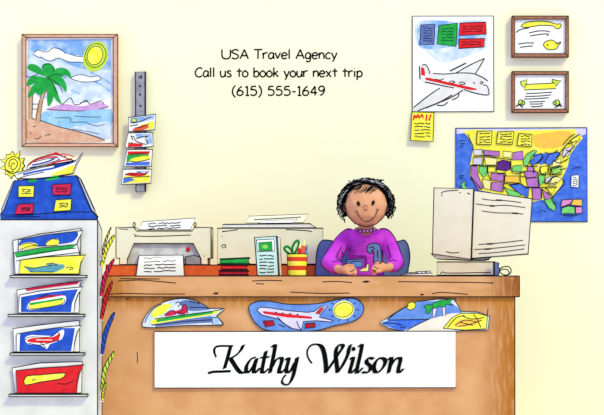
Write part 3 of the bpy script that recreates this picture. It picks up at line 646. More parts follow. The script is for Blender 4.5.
# second ledge
broch([(17, 290), (40, 286.4), (81.4, 280.6), (80, 284), (79, 313), (18, 313)], .022, 'paper', 'white brochure with a pink top edge behind the ship brochure on the second ledge', lambda m, y: m.flat([(25, 289), (50, 284.6), (80, 281.4), (77, 284.2), (50, 287.6), (27, 291)], y, 'crimson'))
def b4(m, y):
    m.flat([(21, 297), (40, 293.6), (60, 291), (78, 289), (75, 296), (72, 303), (71, 312), (21, 312)], y, 'royal')
    m.flat([(27, 306), (33, 300), (45, 298), (62, 295.6), (66, 297), (64, 304), (50, 307), (30, 310)], y, 'white', smooth=2)
    m.flat([(29, 304), (45, 302), (64, 299), (62, 304), (45, 307.4), (30, 309)], y, 'yellow'); m.flat([(29, 303), (45, 300.6), (63, 297.6), (63, 299.6), (45, 302.6), (30, 305.4)], y, 'green')
    m.strokes([[(30, 301), (45, 298), (62, 295)], [(36, 299), (44, 296.6), (54, 295)]], y, 1.2, 'red'); m.strokes([[(28, 305), (30, 309), (46, 307.4), (62, 304), (65, 299)], [(38, 298), (46, 296), (54, 296)], [(42, 296), (48, 294)]], y, .8)
broch([(19.4, 295), (40, 291), (60, 289), (82.6, 286.8), (78, 294), (75, 302), (73.6, 313), (18.4, 313)], .036, 'paper', 'blue brochure showing a yellow ship, on the second rack ledge', b4)
# third ledge
broch([(13, 328.6), (40, 325), (79.4, 320.4), (79.4, 351.8), (14, 351.8)], .022, 'paper', 'plain white brochure behind the aeroplane brochure on the third rack ledge')
def b5(m, y):
    m.flat([(20, 333.6), (40, 330), (60, 328), (75, 328), (73, 340), (71, 351), (19.4, 351)], y, 'royal')
    m.flat([(25, 338), (32, 335), (52, 336), (58, 332), (64, 329.6), (62, 339), (50, 344), (47, 349), (40, 345), (28, 344)], y, 'white', smooth=2)
    m.flat([(27, 341), (32, 338), (50, 337.6), (57, 335), (59, 333), (59, 340), (48, 343), (32, 342.6)], y, 'red', smooth=2); m.strokes([[(25, 340), (30, 337), (50, 337), (58, 332), (60, 336)], [(28, 343), (40, 345), (52, 342), (59, 340)], [(40, 342), (46, 348)]], y, .8)
    m.strokes([[(36, 340), (52, 340)]], y, .7, 'white')
broch([(16.6, 334), (40, 330), (60, 327.4), (80.8, 325.6), (77, 332), (74.6, 342), (73.6, 351.8), (17, 351.8)], .036, 'paper', 'blue brochure showing a red and white aeroplane, on the third rack ledge', b5)
# bottom ledge
broch([(12, 368), (40, 363), (82.4, 361.6), (81.4, 393), (15, 393)], .022, 'paper', 'white brochure peeping above the red one on the bottom rack ledge')
def b6(m, y):
    m.flat([(26, 376.4), (40, 375), (63, 373), (65, 375), (60, 379), (40, 382), (25, 385)], y, 'yellow', .9, smooth=2); m.strokes([[(32, 381), (34, 379), (36, 380)], [(58, 383.6), (66, 384), (73, 381)]], y, .8)
broch([(16, 370.6), (40, 368), (65, 366.6), (83.8, 364.6), (79, 374), (77, 384), (76.6, 393.2), (17, 393.2)], .036, 'red', 'red brochure with a yellow banner, on the bottom rack ledge', b6)

# leaflets fanned out of the rack's right side
def blade(root, mid, tip, w, mt, label, Yc=-.13):
    c = cr([root, mid, tip], 8); L = []; R = []; n = len(c)
    for i, (x, yy) in enumerate(c):
        k = i / (n - 1); ww = w * (.75 + .5 * math.sin(math.pi * k)) * (1 if k < .85 else 1 - (k - .85) * 4)
        a = c[max(0, i - 1)]; b = c[min(n - 1, i + 1)]; d = math.hypot(b[0] - a[0], b[1] - a[1])
        nx, ny = -(b[1] - a[1]) / d, (b[0] - a[0]) / d
        L.append((x + nx * ww / 2, yy + ny * ww / 2)); R.append((x - nx * ww / 2, yy - ny * ww / 2))
    m = MB().prism(L + R[::-1], Yc - .03, Yc - .018, mt, 0)
    m.inkline(R, Yc - .031, .0022, 0); m.lay = 3
    m.inkline(L[2:-3], Yc - .031, .0014, 0)
    for i in range(2, n - 2, 2): m.stroke([L[i], R[i + 2]], Yc - .0306, .75)
    px_, py_0 = root; e = P(px_ + 1.6, py_0 + .7, Yc)
    MB().box(rx1 + .0005, e.x, Yc - .034, Yc + .002, e.z - .004, e.z - .0008, 'rackwhite').build('slot_lip', rack_thing)
    return tag(m.build('side_leaflet'), label, 'leaflet', 'leaflets fanned from the side of the white rack')
blade((102.4, 258), (105, 243), (111.4, 227), 1.6, 'lemon', 'thin pale yellow leaflet tallest at the right side of the white rack', -.15)
blade((101.8, 266), (106, 250), (114.6, 235), 3.4, 'yellow', 'broad yellow leaflet curving from the rack side above the crimson one')
blade((101.4, 296), (105, 277), (114.4, 258.6), 3.4, 'crimson', 'crimson leaflet curving from the rack side level with the countertop', -.15)
blade((101.6, 319), (105.4, 300), (112.6, 281), 3.3, 'red', 'red leaflet on the rack side just under the crimson one', -.10)
blade((102, 354), (106, 332), (114.6, 312), 3.6, 'royal', 'blue leaflet curving from the right side of the white rack', -.15)
blade((101.8, 390), (105, 370), (114.6, 351), 3.3, 'sunlime', 'yellow-green leaflet curving from the rack side below the blue one', -.15)
blade((102.4, 400), (103.6, 390), (106.8, 382), 2.4, 'yellow', 'short yellow leaflet lowest on the right side of the white rack', -.17)

# ------------------------------------------------------------------ header display on the rack
HY = -.19
t = thing('header_display', (P(48, 220, HY).x, -.13, zr), 'royal blue counter display with ship and sun cut-outs, on top of the white rack', 'display')
m = MB().prism([(4, 210), (14.6, 180.6), (40, 178.6), (76, 175.4), (90.6, 210), (97, 216.4), (96.4, 219.6), (.6, 219.6), (.4, 214)], HY, HY + .05, 'royal', .0026, True)
m.strokes([[(2, 215), (30, 214.6), (60, 212.4), (92, 212)], [(4, 217), (40, 216.6)]], HY - .0006, .8)
m.build('panel', t)
MB().prism([(13, 181.6), (77.6, 176.4), (80.4, 179), (94, 209), (96, 214), (1, 214), (1.6, 209)], HY + .051, HY + .075, 'white', .0022, True).build('backing_board', t)
m = MB(); m.flat([(29, 180), (33, 178.6), (37, 180), (35, 182), (28, 182)], HY - .0005, 'green', smooth=3); m.build('island_print', t); m = MB(); m.flat([(45, 180.6), (50, 177), (57, 175.6), (60, 178), (54, 180)], HY - .0005, 'green', smooth=3); m.build('island_print', t)
for mt, q, lb in (('yellow', [(18.6, 186), (34.2, 185.8), (33.6, 197), (18.4, 197)], 'yellow note at the upper left of the blue display'), ('crimson', [(52.2, 184.6), (71, 183.6), (70.2, 194.8), (53, 194.8)], 'crimson note at the upper right of the blue display'),
                  ('crimson', [(18, 204.4), (33.4, 203.4), (33, 213.4), (14.8, 214.4)], 'crimson note at the lower left of the blue display'), ('yellow', [(55.8, 200), (71.4, 199), (70.6, 210.2), (53.8, 211.4)], 'yellow note at the lower right of the blue display')):
    m = MB().prism(q, HY - .010, HY - .003, mt, .002); m.lay = 3
    m.scribble(q[0][0] + 3, q[0][1] + 2.4, q[1][0] - 3, q[2][1] - 2.4, 3, HY - .0106, .8)
    tag(m.build('sticky_note'), lb, 'note', 'notes on the blue display')
SY = HY + .005
# sun cut-out
m = MB(); pts = []
for i in range(22):
    a = -.5 + 2 * math.pi * i / 22; r = 13.2 if i % 2 == 0 else 9.0
    r *= (1.0 + .12 * math.sin(i * 2.3))
    pts.append((13.2 + r * math.cos(a) * .98, 165 + r * math.sin(a) * 1.12))
m.prism(pts, SY + .03, SY + .05, 'yellow', .0022, False); m.lay = 3; y = SY + .0294
m.flat(ell2(12.8, 165, 7.6, 8.6, 22, .5), y, 'yellow', .8); m.strokes([[(9, 167), (9.6, 161), (14, 159), (17.6, 163), (15, 169), (11, 168.6), (11.6, 164)], [(12, 163), (15, 164)], [(7, 170), (10, 172), (14, 171)]], y, .9)
m.build('sun_cutout', t, 'spiky yellow sun')
# ship
m = MB().prism([(16.4, 178.4), (14.6, 173), (40, 166.6), (76, 160.4), (82.4, 152.6), (76, 164), (72.6, 173.4), (52, 176.8), (34, 178.6)], SY, SY + .045, 'white', .0022, False)
m.lay = 3; y = SY - .0006
m.flat([(50, 175.6), (60, 170), (74, 165), (72, 173), (60, 174.6)], y, 'yellow', smooth=2)
m.strokes([[(23, 174.6), (35, 171.6), (50, 168.8)], [(50, 169), (64, 165), (74, 161.6)], [(54, 166.6), (70, 162.4)]], y, 1.8, 'royal'); m.strokes([[(17, 174.4), (40, 167.8), (76, 161)], [(20, 177.6), (30, 175), (44, 172)]], y, .8)
m.build('hull', t)
m = MB().prism(cr([(27, 170.6), (28, 165), (36, 159), (48, 155.6), (58, 155), (66, 158), (74, 160.6)], 4) + [(40, 166.6)], SY + .008, SY + .038, 'white', .0022, False); m.lay = 3; y = SY + .0074
m.strokes([[(28, 165.4), (36, 160), (48, 157), (58, 157)], [(28, 170), (44, 166.4), (58, 161.6), (72, 159)], [(46, 155.6), (56, 153.8), (62, 156)]], y, 1.5, 'red')
m.strokes([[(32, 165), (40, 163.6), (48, 161.4), (54, 159)], [(30, 167.8), (36, 166.6)]], y, 1.4, 'navy'); m.strokes([[(29, 168), (44, 164.6), (60, 159.4)], [(34, 162), (46, 159), (56, 158)], [(57, 157), (60, 161)]], y, .7)
m.build('superstructure', t)
m = MB()
for q in ([(52, 155), (56, 152.6), (60, 155)], [(58, 155.6), (64, 154), (74, 156.6)], [(54, 153), (60, 157), (66, 156)]): m.inkline(q, SY + .02, .003, 4, 'red')
m.inkline([(82.4, 152.6), (79, 158), (76, 163)], SY + .02, .0024, 3)
m.build('pennants', t)

# ------------------------------------------------------------------ riser with two printers
CY = 1.02
A = P(106, 265, CY); B = P(324, 276, CY)
t = thing('low_cabinet', ((A.x + B.x) / 2, CY + .2, 0), 'long low orange cabinet behind the counter, under both office machines', 'cabinet')
MB().box(A.x, B.x, CY, CY + .40, A.z - .09, A.z, 'orange', INK).build('cabinet_top', t)
MB().box(A.x + .01, B.x - .01, CY + .02, CY + .39, 0, A.z - .0905, 'orange', INK).build('cabinet_body', t)
for k in range(3):
    w_ = (B.x - A.x - .04) / 3; x0_ = A.x + .02 + k * w_
    dr = MB().box(x0_ + .006, x0_ + w_ - .006, CY + .004, CY + .0195, .06, A.z - .12, 'orange', INK).build('door', t)
    MB().box(x0_ + w_ - .06, x0_ + w_ - .045, CY - .012, CY + .0035, .5, .62, 'steel').build('handle', dr)
YP = CY + .05
t = thing('inkjet_printer', P(163, 264.9, YP + .1), 'cream printer with grey output bay and red button, left of the other machine', 'printer')
body = [(116, 227.4), (134, 227.4), (136.4, 231), (192, 231), (194.6, 227.4), (211, 227.4), (211, 258), (208, 258), (208, 264.4), (201.4, 264.4), (201, 258.6), (193.4, 243.4), (134, 243.4), (127.4, 259), (127, 264.4), (119.6, 264.4), (119.6, 258), (116, 258)]
MB().prism(body, YP, YP + .22, 'cream', .003, True).stroke([(134.6, 235.6), (145, 236.4), (165, 236), (191, 235)], YP - .0006, .9, smooth=3).strokes([[(203.6, 255.6), (204.6, 256.4)], [(119, 228.8), (128, 229.4)], [(134, 234), (136, 237)]], YP - .0006, .8).build('housing', t)
MB().prism([(134, 243.6), (193.4, 243.6), (201, 258.6), (201.2, 264.4), (127.2, 264.4), (127.4, 259)], YP + .025, YP + .21, 'greyplastic', .0024, True).build('output_bay', t)
m = MB().prism([(185.6, 256.4), (194, 255.4), (200.6, 257), (200.8, 264.4), (186, 264.4)], YP + .004, YP + .024, 'greydark', .0024, True); m.build('output_tray', t)
m = MB(); c = P(188, 249.4, YP + .024); m.ball(c, (.013, .01, .013), 'red', 14, 8); m.build('button', t, 'round red button')
for x, q in ((134, 1), (195.2, -1)):
    m = MB(); m.inkline([(x + q * 1.4, 229), (x - q * .8, 225.6), (x, 222.4), (x + q * 1.4, 224.4), (x + q * .6, 227)], YP + .03, .003, 4); m.build('paper_guide', t)
m = MB(); a = [P(138.6, 229.8, YP + .09), P(190.6, 229.8, YP + .09), P(195, 218, YP + .13), P(142.6, 221.8, YP + .13)]
m.loft(a, [p + Vector((0, .004, 0)) for p in a], 'paper', .0026); m.lay = 3
fy = lambda x, yy: YP + .0875 + (229.8 - yy) / 11.8 * .04 - .002
m.scribble(147, 222.4, 182, 230, 3, fy, .9, words=2, slope=-.03); 
tag(m.build('paper_sheet'), 'scribbled white sheet standing in the feeder at the top of the left printer', 'paper')
# printed sheet draping down in front of the riser
m = MB(); prof = [(255.8, YP + .015), (258, YP - .02), (261, YP - .045), (264, YP - .062), (271, YP - .068), (275.4, YP - .07), (284, YP - .072)]
rows = []
for yy, Y in prof:
    k = min(1, (yy - 255) / 21); rows.append((P(139 - 3 * k, yy, Y), P(183 + 1.4 * k, yy - (.5 if yy < 260 else 0), Y)))
for (a, b), (c, d) in zip(rows[:-1], rows[1:]):
    o = Vector((0, .003, 0))
    m.add([a, b, d, c, a + o, b + o, d + o, c + o], [(0, 1, 2, 3), (4, 7, 6, 5), (0, 3, 7, 4), (1, 5, 6, 2)], 'paper', False)
m.tube([r[0] for r in rows], .0026, 'ink', 5); m.tube([r[1] for r in rows], .0026, 'ink', 5); m.tube(list(rows[0]), .0026, 'ink', 5); m.tube(list(rows[-1]), .0022, 'ink', 5)
def py_(x, yy):
    for (y0, Y0), (y1, Y1) in zip(prof[:-1], prof[1:]):
        if yy <= y1: return Y0 + (Y1 - Y0) * (yy - y0) / (y1 - y0) - .0015
    return YP - .0735
m.lay = 3; m.scribble(143, 257, 177, 273.4, 5, py_, .9, words=2, slope=-.04)
tag(m.build('printed_sheet'), 'white printed sheet coming out of the left printer over the orange riser', 'paper')

YB = CY + .05
t = thing('office_copier', P(270, 264.9, YB + .1), 'plain cream boxy office machine with a flat lid, right of the red-buttoned printer', 'copier')
MB().prism([(217.4, 228.2), (323, 228.2), (323, 264.0), (217.4, 264.0)], YB, YB + .2, 'cream', .003).strokes([[(222, 231.4), (228, 231), (238, 229.6)], [(286, 229.6), (304, 230.4), (312, 231.6)], [(221, 246.6), (224.4, 244.4), (225.6, 247.4), (222, 247.8)], [(223, 231.8), (225, 231.4)], [(221.6, 236.4), (222.4, 236.8)]], YB - .0008, .9).build('housing', t)
MB().prism([(223, 224.4), (310, 223.6), (316.4, 227.8), (222, 227.8)], YB + .02, YB + .17, 'planegrey', .003, True).build('lid', t)
for (x0, y0, x1, y1, x2, y2, x3, y3), lb in (((249, 216.2, 308, 214, 303.4, 222.8, 246, 223.2), 'back one of two loose cream sheets rising from the boxy office machine'), ((262, 221.2, 297, 219.2, 292, 223.2, 258, 223.4), 'small front sheet lying on the boxy office machine lid')):
    Yk = YB + (.13 if x0 < 255 else .06)
    a = [P(x3, y3 - .2, Yk), P(x2, y2 - .2, Yk), P(x1, y1, Yk + .03), P(x0, y0, Yk + .03)]
    m = MB().loft(a, [p + Vector((0, .003, 0)) for p in a], 'cream' if x0 < 255 else 'paper', .002)
    if x0 < 255:
        m.lay = 4; m.stroke([(254, 219.6), (275, 218.6), (301, 217)], lambda x, yy: Yk + .03 - (yy - 214) / 9 * .03 - .003, .8)
    tag(m.build('loose_sheet'), lb, 'paper', 'loose sheets on the boxy office machine')

# ------------------------------------------------------------------ things on the counter
def book(x0, x1, y0, y1, Y0, Y1, cover, label, tilt=0):
    t = thing('book', P((x0 + x1) / 2, y1, (Y0 + Y1) / 2), label, 'book', 'books stacked on the counter')
    s_ = .9
    MB().prism([(x0, y0), (x1, y0 + tilt), (x1, y0 + s_ + tilt), (x0 + 1.4, y0 + s_), (x0 + 1.4, y1 - s_), (x1, y1 - s_ + tilt * .2), (x1, y1), (x0, y1)], Y0, Y1, cover, .0022, True).build('cover', t)
    MB().prism([(x0 + 1.6, y0 + s_ + .1), (x1 - .8, y0 + s_ + tilt + .1), (x1 - .8, y1 - s_ - .1), (x0 + 1.6, y1 - s_ - .1)], Y0 + .0, Y1 - .006, cover if label.find('spine') >= 0 else 'paper', 0).build('page_block', t)
book(218.6, 248, 270.6, 275.5, .10, .25, 'darkred', 'dark red book at the bottom of the stack, spine facing out')
book(220.4, 246.6, 264.8, 270.0, .105, .25, 'red', 'bright red book in the middle of the stack, spine facing out')
book(219.6, 249, 258.8, 264.2, .10, .25, 'green', 'green book on top of the stack, spine facing out', -1.4)

# leaflet stand
t = thing('leaflet_stand', P(268, 275.9, .14), 'pale aqua upright leaflet stand with a green picture, beside the striped pencil cup', 'leaflet stand')
m = MB().prism([(254.6, 237.6), (276.4, 236.2), (278.6, 275.4), (257.4, 275.4)], .12, .145, 'aqua', .0034, True); m.lay = 3; y = .1194
m.flat([(256.6, 240), (274, 239), (274.6, 251), (257.4, 251.6)], y, 'paper', .8); m.flat([(258.6, 242.6), (272, 241.6), (272.4, 250.4), (259, 250.8)], y, 'green', .6); m.flat(ell2(265, 246.6, 3, 2), y, 'lime')
m.scribble(259, 254, 274.6, 274, 6, y, 1.0, amp=.5)
m.build('front_face', t)
m = MB(); a = [P(276.8, 236.6, .147), P(279.2, 238, .20), P(281, 275.4, .20), P(278.8, 275.4, .147)]
m.loft(a, [p + Vector((.004, .003, 0)) for p in a], 'paper', .0024); m.build('side_flap', t)
m = MB(); a = [P(256.6, 239, .147), P(277, 238, .147), P(279.8, 275.4, .215), P(259, 275.4, .215)]
m.loft(a, [p + Vector((0, .004, 0)) for p in a], 'aqua', 0); m.build('back_strut', t)

# pencil cup
c = P(297.2, 276, .165); c.z = ZC + .0015; h = 21.8 * sc(.165)
t = thing('pencil_cup', c, 'yellow and red striped pencil cup on the counter', 'cup')
prof = []; ms = []
bands = [(0, .06, 'yellow'), (.06, .25, 'yellow'), (.25, .46, 'cup_red'), (.46, .66, 'yellow'), (.66, .86, 'cup_red'), (.86, 1.0, 'yellow')]
rad = lambda k: (8.6 + 1.5 * k) * sc(.165)
for a, b, mt in bands: prof.append((rad(a), a * h)); ms.append(mt)
prof.append((rad(1), h)); prof.append((rad(1) - .004, h)); prof.append((rad(.1) - .004, h * .1))
ms += ['yellow', 'lemon']
m = MB(); m.lathe(c, prof, 'yellow', 32, ms)
for k in (0.005, 1.0): m.tube([c + Vector((rad(k) * math.cos(a), rad(k) * math.sin(a), k * h)) for a in [i * math.pi / 16 for i in range(32)]], .0024, 'ink', 5, True)
for sx in (-1, 1): m.tube([c + Vector((sx * (rad(0) + .0005), 0, 0)), c + Vector((sx * (rad(1) + .0005), 0, h))], .0024, 'ink', 5)
m.build('cup_body', t)
Yc = .165
def stick(p0, p1, r, mt, nm, label, tipm='ink'):
    a = P(*p0); b = P(*p1); d = (b - a)
    m = MB(); m.tube([a, a + d * .82], r, mt, 8); m.tube([a + d * .82, b], r, 'lemon' if nm == 'pencil' else mt, 8, taper=lambda k: 1 - k * .85)
    m.tube([a + d * .3 + Vector((r * .9, -.001, 0)), b], .0013, 'ink', 4)
    tag(m.build(nm), label, nm, 'pens and pencils in the striped cup')
stick((297, 271, Yc), (300.6, 243.2, Yc - .02), .0105, 'red', 'pencil', 'bright red pencil on the left among the pencils in the striped cup')
stick((299.4, 271, Yc - .012), (304.6, 240.4, Yc - .02), .0105, 'pencil', 'pencil', 'tall orange pencil in the middle of the striped cup')
stick((301, 271, Yc + .02), (307.2, 244.6, Yc + .02), .008, 'slate', 'pen', 'blue pen leaning right in the striped cup')
t = thing('scissors', P(292, 271, Yc + .01), 'green-handled scissors standing in the striped cup', 'scissors')
m = MB(); m.inkline([(294, 272), (292.6, 262), (291.6, 254)], Yc, .005, 3, 'steel'); m.build('blade', t)
for q, nm in (([(292, 254.6), (287, 252), (284.4, 248.6), (287, 246.4), (291, 249.6), (292.6, 254)], 0), ([(293, 254.6), (292.4, 248), (295, 242.4), (298, 240.8), (298.6, 244.6), (296.4, 250)], 1)):
    m = MB(); m.inkline(q, Yc - .01, .0072, 5, 'green', True); m.inkline(q, Yc - .016, .002, 5, 'ink', True); m.build('handle', t)

# ------------------------------------------------------------------ computer
M0, M1 = .74, 1.12
t = thing('crt_monitor', P(434, 260.4, M0), 'beige tube monitor seen from the side, in front of the wall map', 'monitor')
fr = [(434, 187.8), (473.4, 189), (470.8, 259), (432.4, 253.8)]
MB().prism(fr, M0, M1, 'beige', .0032).strokes([[(441, 193.6), (444, 191.6), (450, 190.8), (458, 190.4)], [(441.4, 196), (442.4, 195)], [(459, 193), (460.4, 192.6)], [(467, 193), (470, 194.4)], [(446, 251.6), (452, 253), (459, 252.4)]], M0 - .0008, .9).build('front_housing', t)
f = [P(473.6, 190.8, M0 + .02), P(530.8, 199.2, M0 + .03), P(526.8, 253.8, M0 + .03), P(471.2, 258.2, M0 + .02)]
b = [Vector((f[0].x, M1 - .02, f[0].z)), Vector((f[1].x, M1 - .03, f[1].z)), Vector((f[2].x, M1 - .03, f[2].z)), Vector((f[3].x, M1 - .02, f[3].z))]
vy = lambda x, yy: M0 + .0192 + (x - 472) / 58 * .01
m = MB().loft(f, b, 'beige', .0032); m.lay = 3
m.strokes([[(481, 199), (492, 200.6), (505, 201), (520, 203)], [(475, 204), (490, 206), (505, 205.6), (524, 208)], [(481, 211), (495, 213), (510, 213.4), (522, 214.4)], [(478, 244.6), (500, 243), (522, 240.4)], [(474, 249.6), (490, 248.6), (510, 246.6), (524, 245)], [(478, 253.6), (495, 252.6), (523, 249)]], vy, .8)
m.strokes([[(495, 200.4), (501, 200.6)], [(489, 206), (494, 206.4)], [(511, 213.4), (517, 213.8)], [(486, 244), (492, 244)], [(484, 249.2), (490, 249)]], vy, 1.5)
m.build('rear_housing', t)
a = P(433.3, 195, M0); 
m = MB().loft([P(433.2, 194, M0 + .04) + Vector((-.004, 0, 0)), P(433.2, 194, M0 + .04) + Vector((-.004, .32, 0)), P(432.7, 248, M0 + .04) + Vector((-.004, .32, 0)), P(432.7, 248, M0 + .04) + Vector((-.004, 0, 0))],
              [P(434.6, 194, M0 + .04), P(434.6, 194, M0 + .04) + Vector((0, .32, 0)), P(434, 248, M0 + .04) + Vector((0, .32, 0)), P(434, 248, M0 + .04)], 'screen', 0); m.build('screen', t)
MB().prism([(430.8, 253.8), (435.8, 254.4), (470.6, 259.2), (470.6, 260.2), (436, 258.6)], M0 + .01, M1 - .01, 'beige', .0022, True).build('bezel_foot', t)
MB().prism([(470.8, 258.6), (489, 257), (486, 259.4), (482, 260.2), (470.8, 260.2)], M0 + .08, M1 - .08, 'greyplastic', .0026, True).build('swivel_neck', t)
t.rotation_euler.z = -.115
t = thing('desktop_computer', P(436, 275.9, M0), 'flat beige desktop computer case under the tube monitor', 'computer')
MB().prism([(436.6, 261.9), (494, 261.9), (494, 275.1), (436.6, 275.1)], M0 + .02, M1 - .02, 'beige', .003).strokes([[(440, 274), (441.6, 272), (444, 272.6)], [(444, 273), (460, 273), (478, 272.6), (490, 272.6)]], M0 + .0192, .9).build('case', t)
t.rotation_euler.z = -.115
t2 = thing('plug_block', P(497, 275.9, .66), 'slate blue plug block on the right side of the desktop computer, with a looped lead', 'plug')
MB().prism([(494.6, 262), (499, 263), (498.2, 267), (500, 269), (498.4, 275.4), (494.6, 275.4)], .62, .685, 'slate', .0028, True).build('plug_body', t2)
m = MB(); m.inkline([(499.4, 269, .66), (503, 267, .65), (508, 266.6, .64), (511, 269.6, .64), (509.6, 274, .64), (504, 274.8, .65), (500, 272, .66), (502, 269.4, .64), (507, 269.6, .62), (509, 272.6, .62), (507.6, 275.2, .62)], .62, .0032, 5); m.build('lead', t2)
t = thing('keyboard', P(418, 275.9, .45), 'low white keyboard seen edge-on, between the person and the monitor', 'keyboard')
MB().prism([(403.6, 274.4), (432, 273), (432.4, 275.5), (403.2, 275.5)], .30, .56, 'white', .0022).build('case', t)
for i, (x, w) in enumerate(((407, 3), (411.4, 3.6), (418, 3.6), (422, 3.4), (426.4, 4))):
    yy = 274.2 - (x - 403) / 29 * 1.3
    hgt = 1.2 if i < 2 else 1.9
    MB().prism([(x, yy - hgt), (x + w, yy - hgt - .2), (x + w, yy - .1), (x, yy)], .33, .53, 'greyplastic', .002).build('key_row', t)

# ------------------------------------------------------------------ chair
t = thing('office_chair', (P(363, 0, .8).x, .78, 0), 'slate blue office chair with rounded back behind the seated person', 'chair')
cxx = P(363, 0, .93).x
bk = cr([(317, 278), (316, 262), (317.4, 249), (321, 241.6), (327, 240), (345, 243), (363, 244), (382, 243), (398, 241.4), (404, 240), (408, 245), (410, 256), (408.4, 268), (405, 280), (385, 300), (363, 304), (338, 298)], 4, True)
MB().prism(bk, .93, .99, 'chairblue', .0028, False, False).build('backrest', t)
m = MB(); m.prism([(325, 344.8), (400, 344.8), (400, 335.6), (325, 335.6)], .58, .97, 'chairblue', .002); m.build('seat', t)
m = MB(); m.tube([(cxx, .985, .62), (cxx, 1.02, .5), (cxx, .98, .40), (cxx, .8, .395)], .02, 'greydark', 10); m.build('back_support', t)
m = MB(); m.tube([(cxx, .78, .08), (cxx, .78, .415)], .028, 'greydark', 14); m.build('gas_column', t)
for i in range(5):
    a = i * 2 * math.pi / 5 + .3; e = Vector((cxx + .26 * math.cos(a), .78 + .26 * math.sin(a), .065))
    m = MB(); m.tube([(cxx, .78, .1), e], .02, 'greydark', 8); lg = m.build('base_arm', t)
    m = MB(); m.ball(e - Vector((0, 0, .033)), (.03, .03, .03), 'ink', 12, 8); m.build('castor', lg)

# ------------------------------------------------------------------ person
def spheres(chains, sub=2):
    bm = bmesh.new()
    def put(c, r):
        if not isinstance(r, (tuple, list)): r = (r, r, r)
        bmesh.ops.create_icosphere(bm, subdivisions=sub, radius=1, matrix=Matrix.Translation(c) @ Matrix.Diagonal((r[0], r[1], r[2], 1)))
    for ch in chains:
        for i, (c, r) in enumerate(ch):
            put(Vector(c), r)
            if i + 1 < len(ch):
                c2, r2 = ch[i + 1]; t3 = (lambda q: q if isinstance(q, (tuple, list)) else (q, q, q))
                a, b = t3(r), t3(r2); L = (Vector(c2) - Vector(c)).length
                n = max(1, int(L / (min(min(a), min(b)) * .4)))
                for k in range(1, n):
                    f = k / n; put(Vector(c).lerp(Vector(c2), f), tuple(a[q] + (b[q] - a[q]) * f for q in range(3)))
    return bm
def blob(name, chains, voxel, material, parent, smooth=4, label=None):
    bm = spheres(chains); me = bpy.data.meshes.new(name + '_src'); bm.to_mesh(me); bm.free()
    o = bpy.data.objects.new(name + '_src', me); COL.objects.link(o)
    r = o.modifiers.new('r', 'REMESH'); r.mode = 'VOXEL'; r.voxel_size = voxel
    s_ = o.modifiers.new('s', 'SMOOTH'); s_.factor = .5; s_.iterations = smooth
    dg = bpy.context.evaluated_depsgraph_get(); dg.update()
    nm = bpy.data.meshes.new_from_object(o.evaluated_get(dg))
    bpy.data.objects.remove(o); bpy.data.meshes.remove(me)
    mb = MB(); mb.add([v.co.copy() for v in nm.vertices], [tuple(p.vertices) for p in nm.polygons], material, True)
    bpy.data.meshes.remove(nm)
    return mb
HYc = .60
HC = P(366, 205.4, HYc); HR = (.1165, .108, .1175)
def headY(px, py, off=0.0):
    p = P(px, py, HYc - HR[1] * .9)
    q = 1 - ((p.x - HC.x) / HR[0]) ** 2 - ((p.z - HC.z) / HR[2]) ** 2
    return HYc - HR[1] * math.sqrt(max(0.02, q)) - off
pz = P(366, 0, .74).x
person = thing('person', (pz, .72, 0), 'smiling person with short dark hair in a bright purple sweater, seated behind the counter', 'person')
def pp(x, y, Y, r): return (P(x, y, Y), r)
SHL, ELL, WRL = (344, 240, .73), (329, 262.8, .60), (340.4, 270.2, .475)
SHR, ELR, WRR = (386, 240, .73), (396, 262.4, .60), (388, 268, .475)
def hand(w, sgn):
    x, y, Y = w; ch = [[pp(x, y, Y, .021), pp(x + sgn * 4, y - .2, Y - .03, (.022, .022, .021)), pp(x + sgn * 6.6, y + .4, Y - .045, (.018, .020, .023))]]
    for k in range(4):
        L = (1.0, 1.12, 1.05, .82)[k]; b = (x + sgn * 8.0, y - 2.6 + k * 2.05, Y - .052 - .004 * k)
        k1_ = (b[0] + sgn * 4.4 * L, b[1] + .1, b[2] - .010); k2_ = (k1_[0] + sgn * 2.2 * L, min(274.4, k1_[1] + 1.6), k1_[2] - .010); k3 = (k2_[0] + sgn * .2, min(274.6, k2_[1] + 1.8), k2_[2] + .006)
        ch.append([pp(*b, .0082), pp(*k1_, .0074), pp(*k2_, .0068), pp(*k3, .0062)])
    ch.append([pp(x + sgn * 3.6, y - 2.6, Y - .035, .013), pp(x + sgn * 8, y - 5.2, Y - .05, .0095), pp(x + sgn * 12.4, y - 5.2, Y - .062, .0078)])
    return ch
chains = [[(HC, HR)], [pp(366, 226, .64, .045), pp(366, 233, .72, .042)],
          [pp(366, 243, .74, (.105, .07, .06)), pp(366, 260, .75, (.095, .072, .06)), ((pz, .75, ZC - .09), (.10, .08, .07)), ((pz, .755, ZC - .222), (.13, .095, .078))],
          [pp(*SHL, .036), pp(*ELL, .032), pp(*WRL, .021)], [pp(*SHR, .036), pp(*ELR, .032), pp(*WRR, .021)],
          [(P(365.4, 208.6, headY(365.4, 208.6, -.004)), (.009, .008, .007))]]
for sx in (-1, 1):
    chains.append([((pz + sx * .07, .74, ZC - .228), .07), ((pz + sx * .085, .36, ZC - .235), .056), ((pz + sx * .085, .37, .34), .045), ((pz + sx * .085, .37, .07), .032), ((pz + sx * .085, .30, .035), (.03, .05, .028))])
    chains.append([(Vector((HC.x + sx * HR[0] * .98, HYc + .03, HC.z - .01)), (.010, .02, .026))])
chains += hand(WRL, 1) + hand(WRR, -1)
mb = blob('body', chains, .0034, 'skin', person, 3).grab()
mb.snapline([(343.4, 205), (344.2, 211), (346, 216), (351, 222.4), (358, 226.6), (366, 227.8), (374, 226.6), (381, 222.4), (386, 216), (388, 211), (388.4, 205)], HYc - .02, .0028, 6)
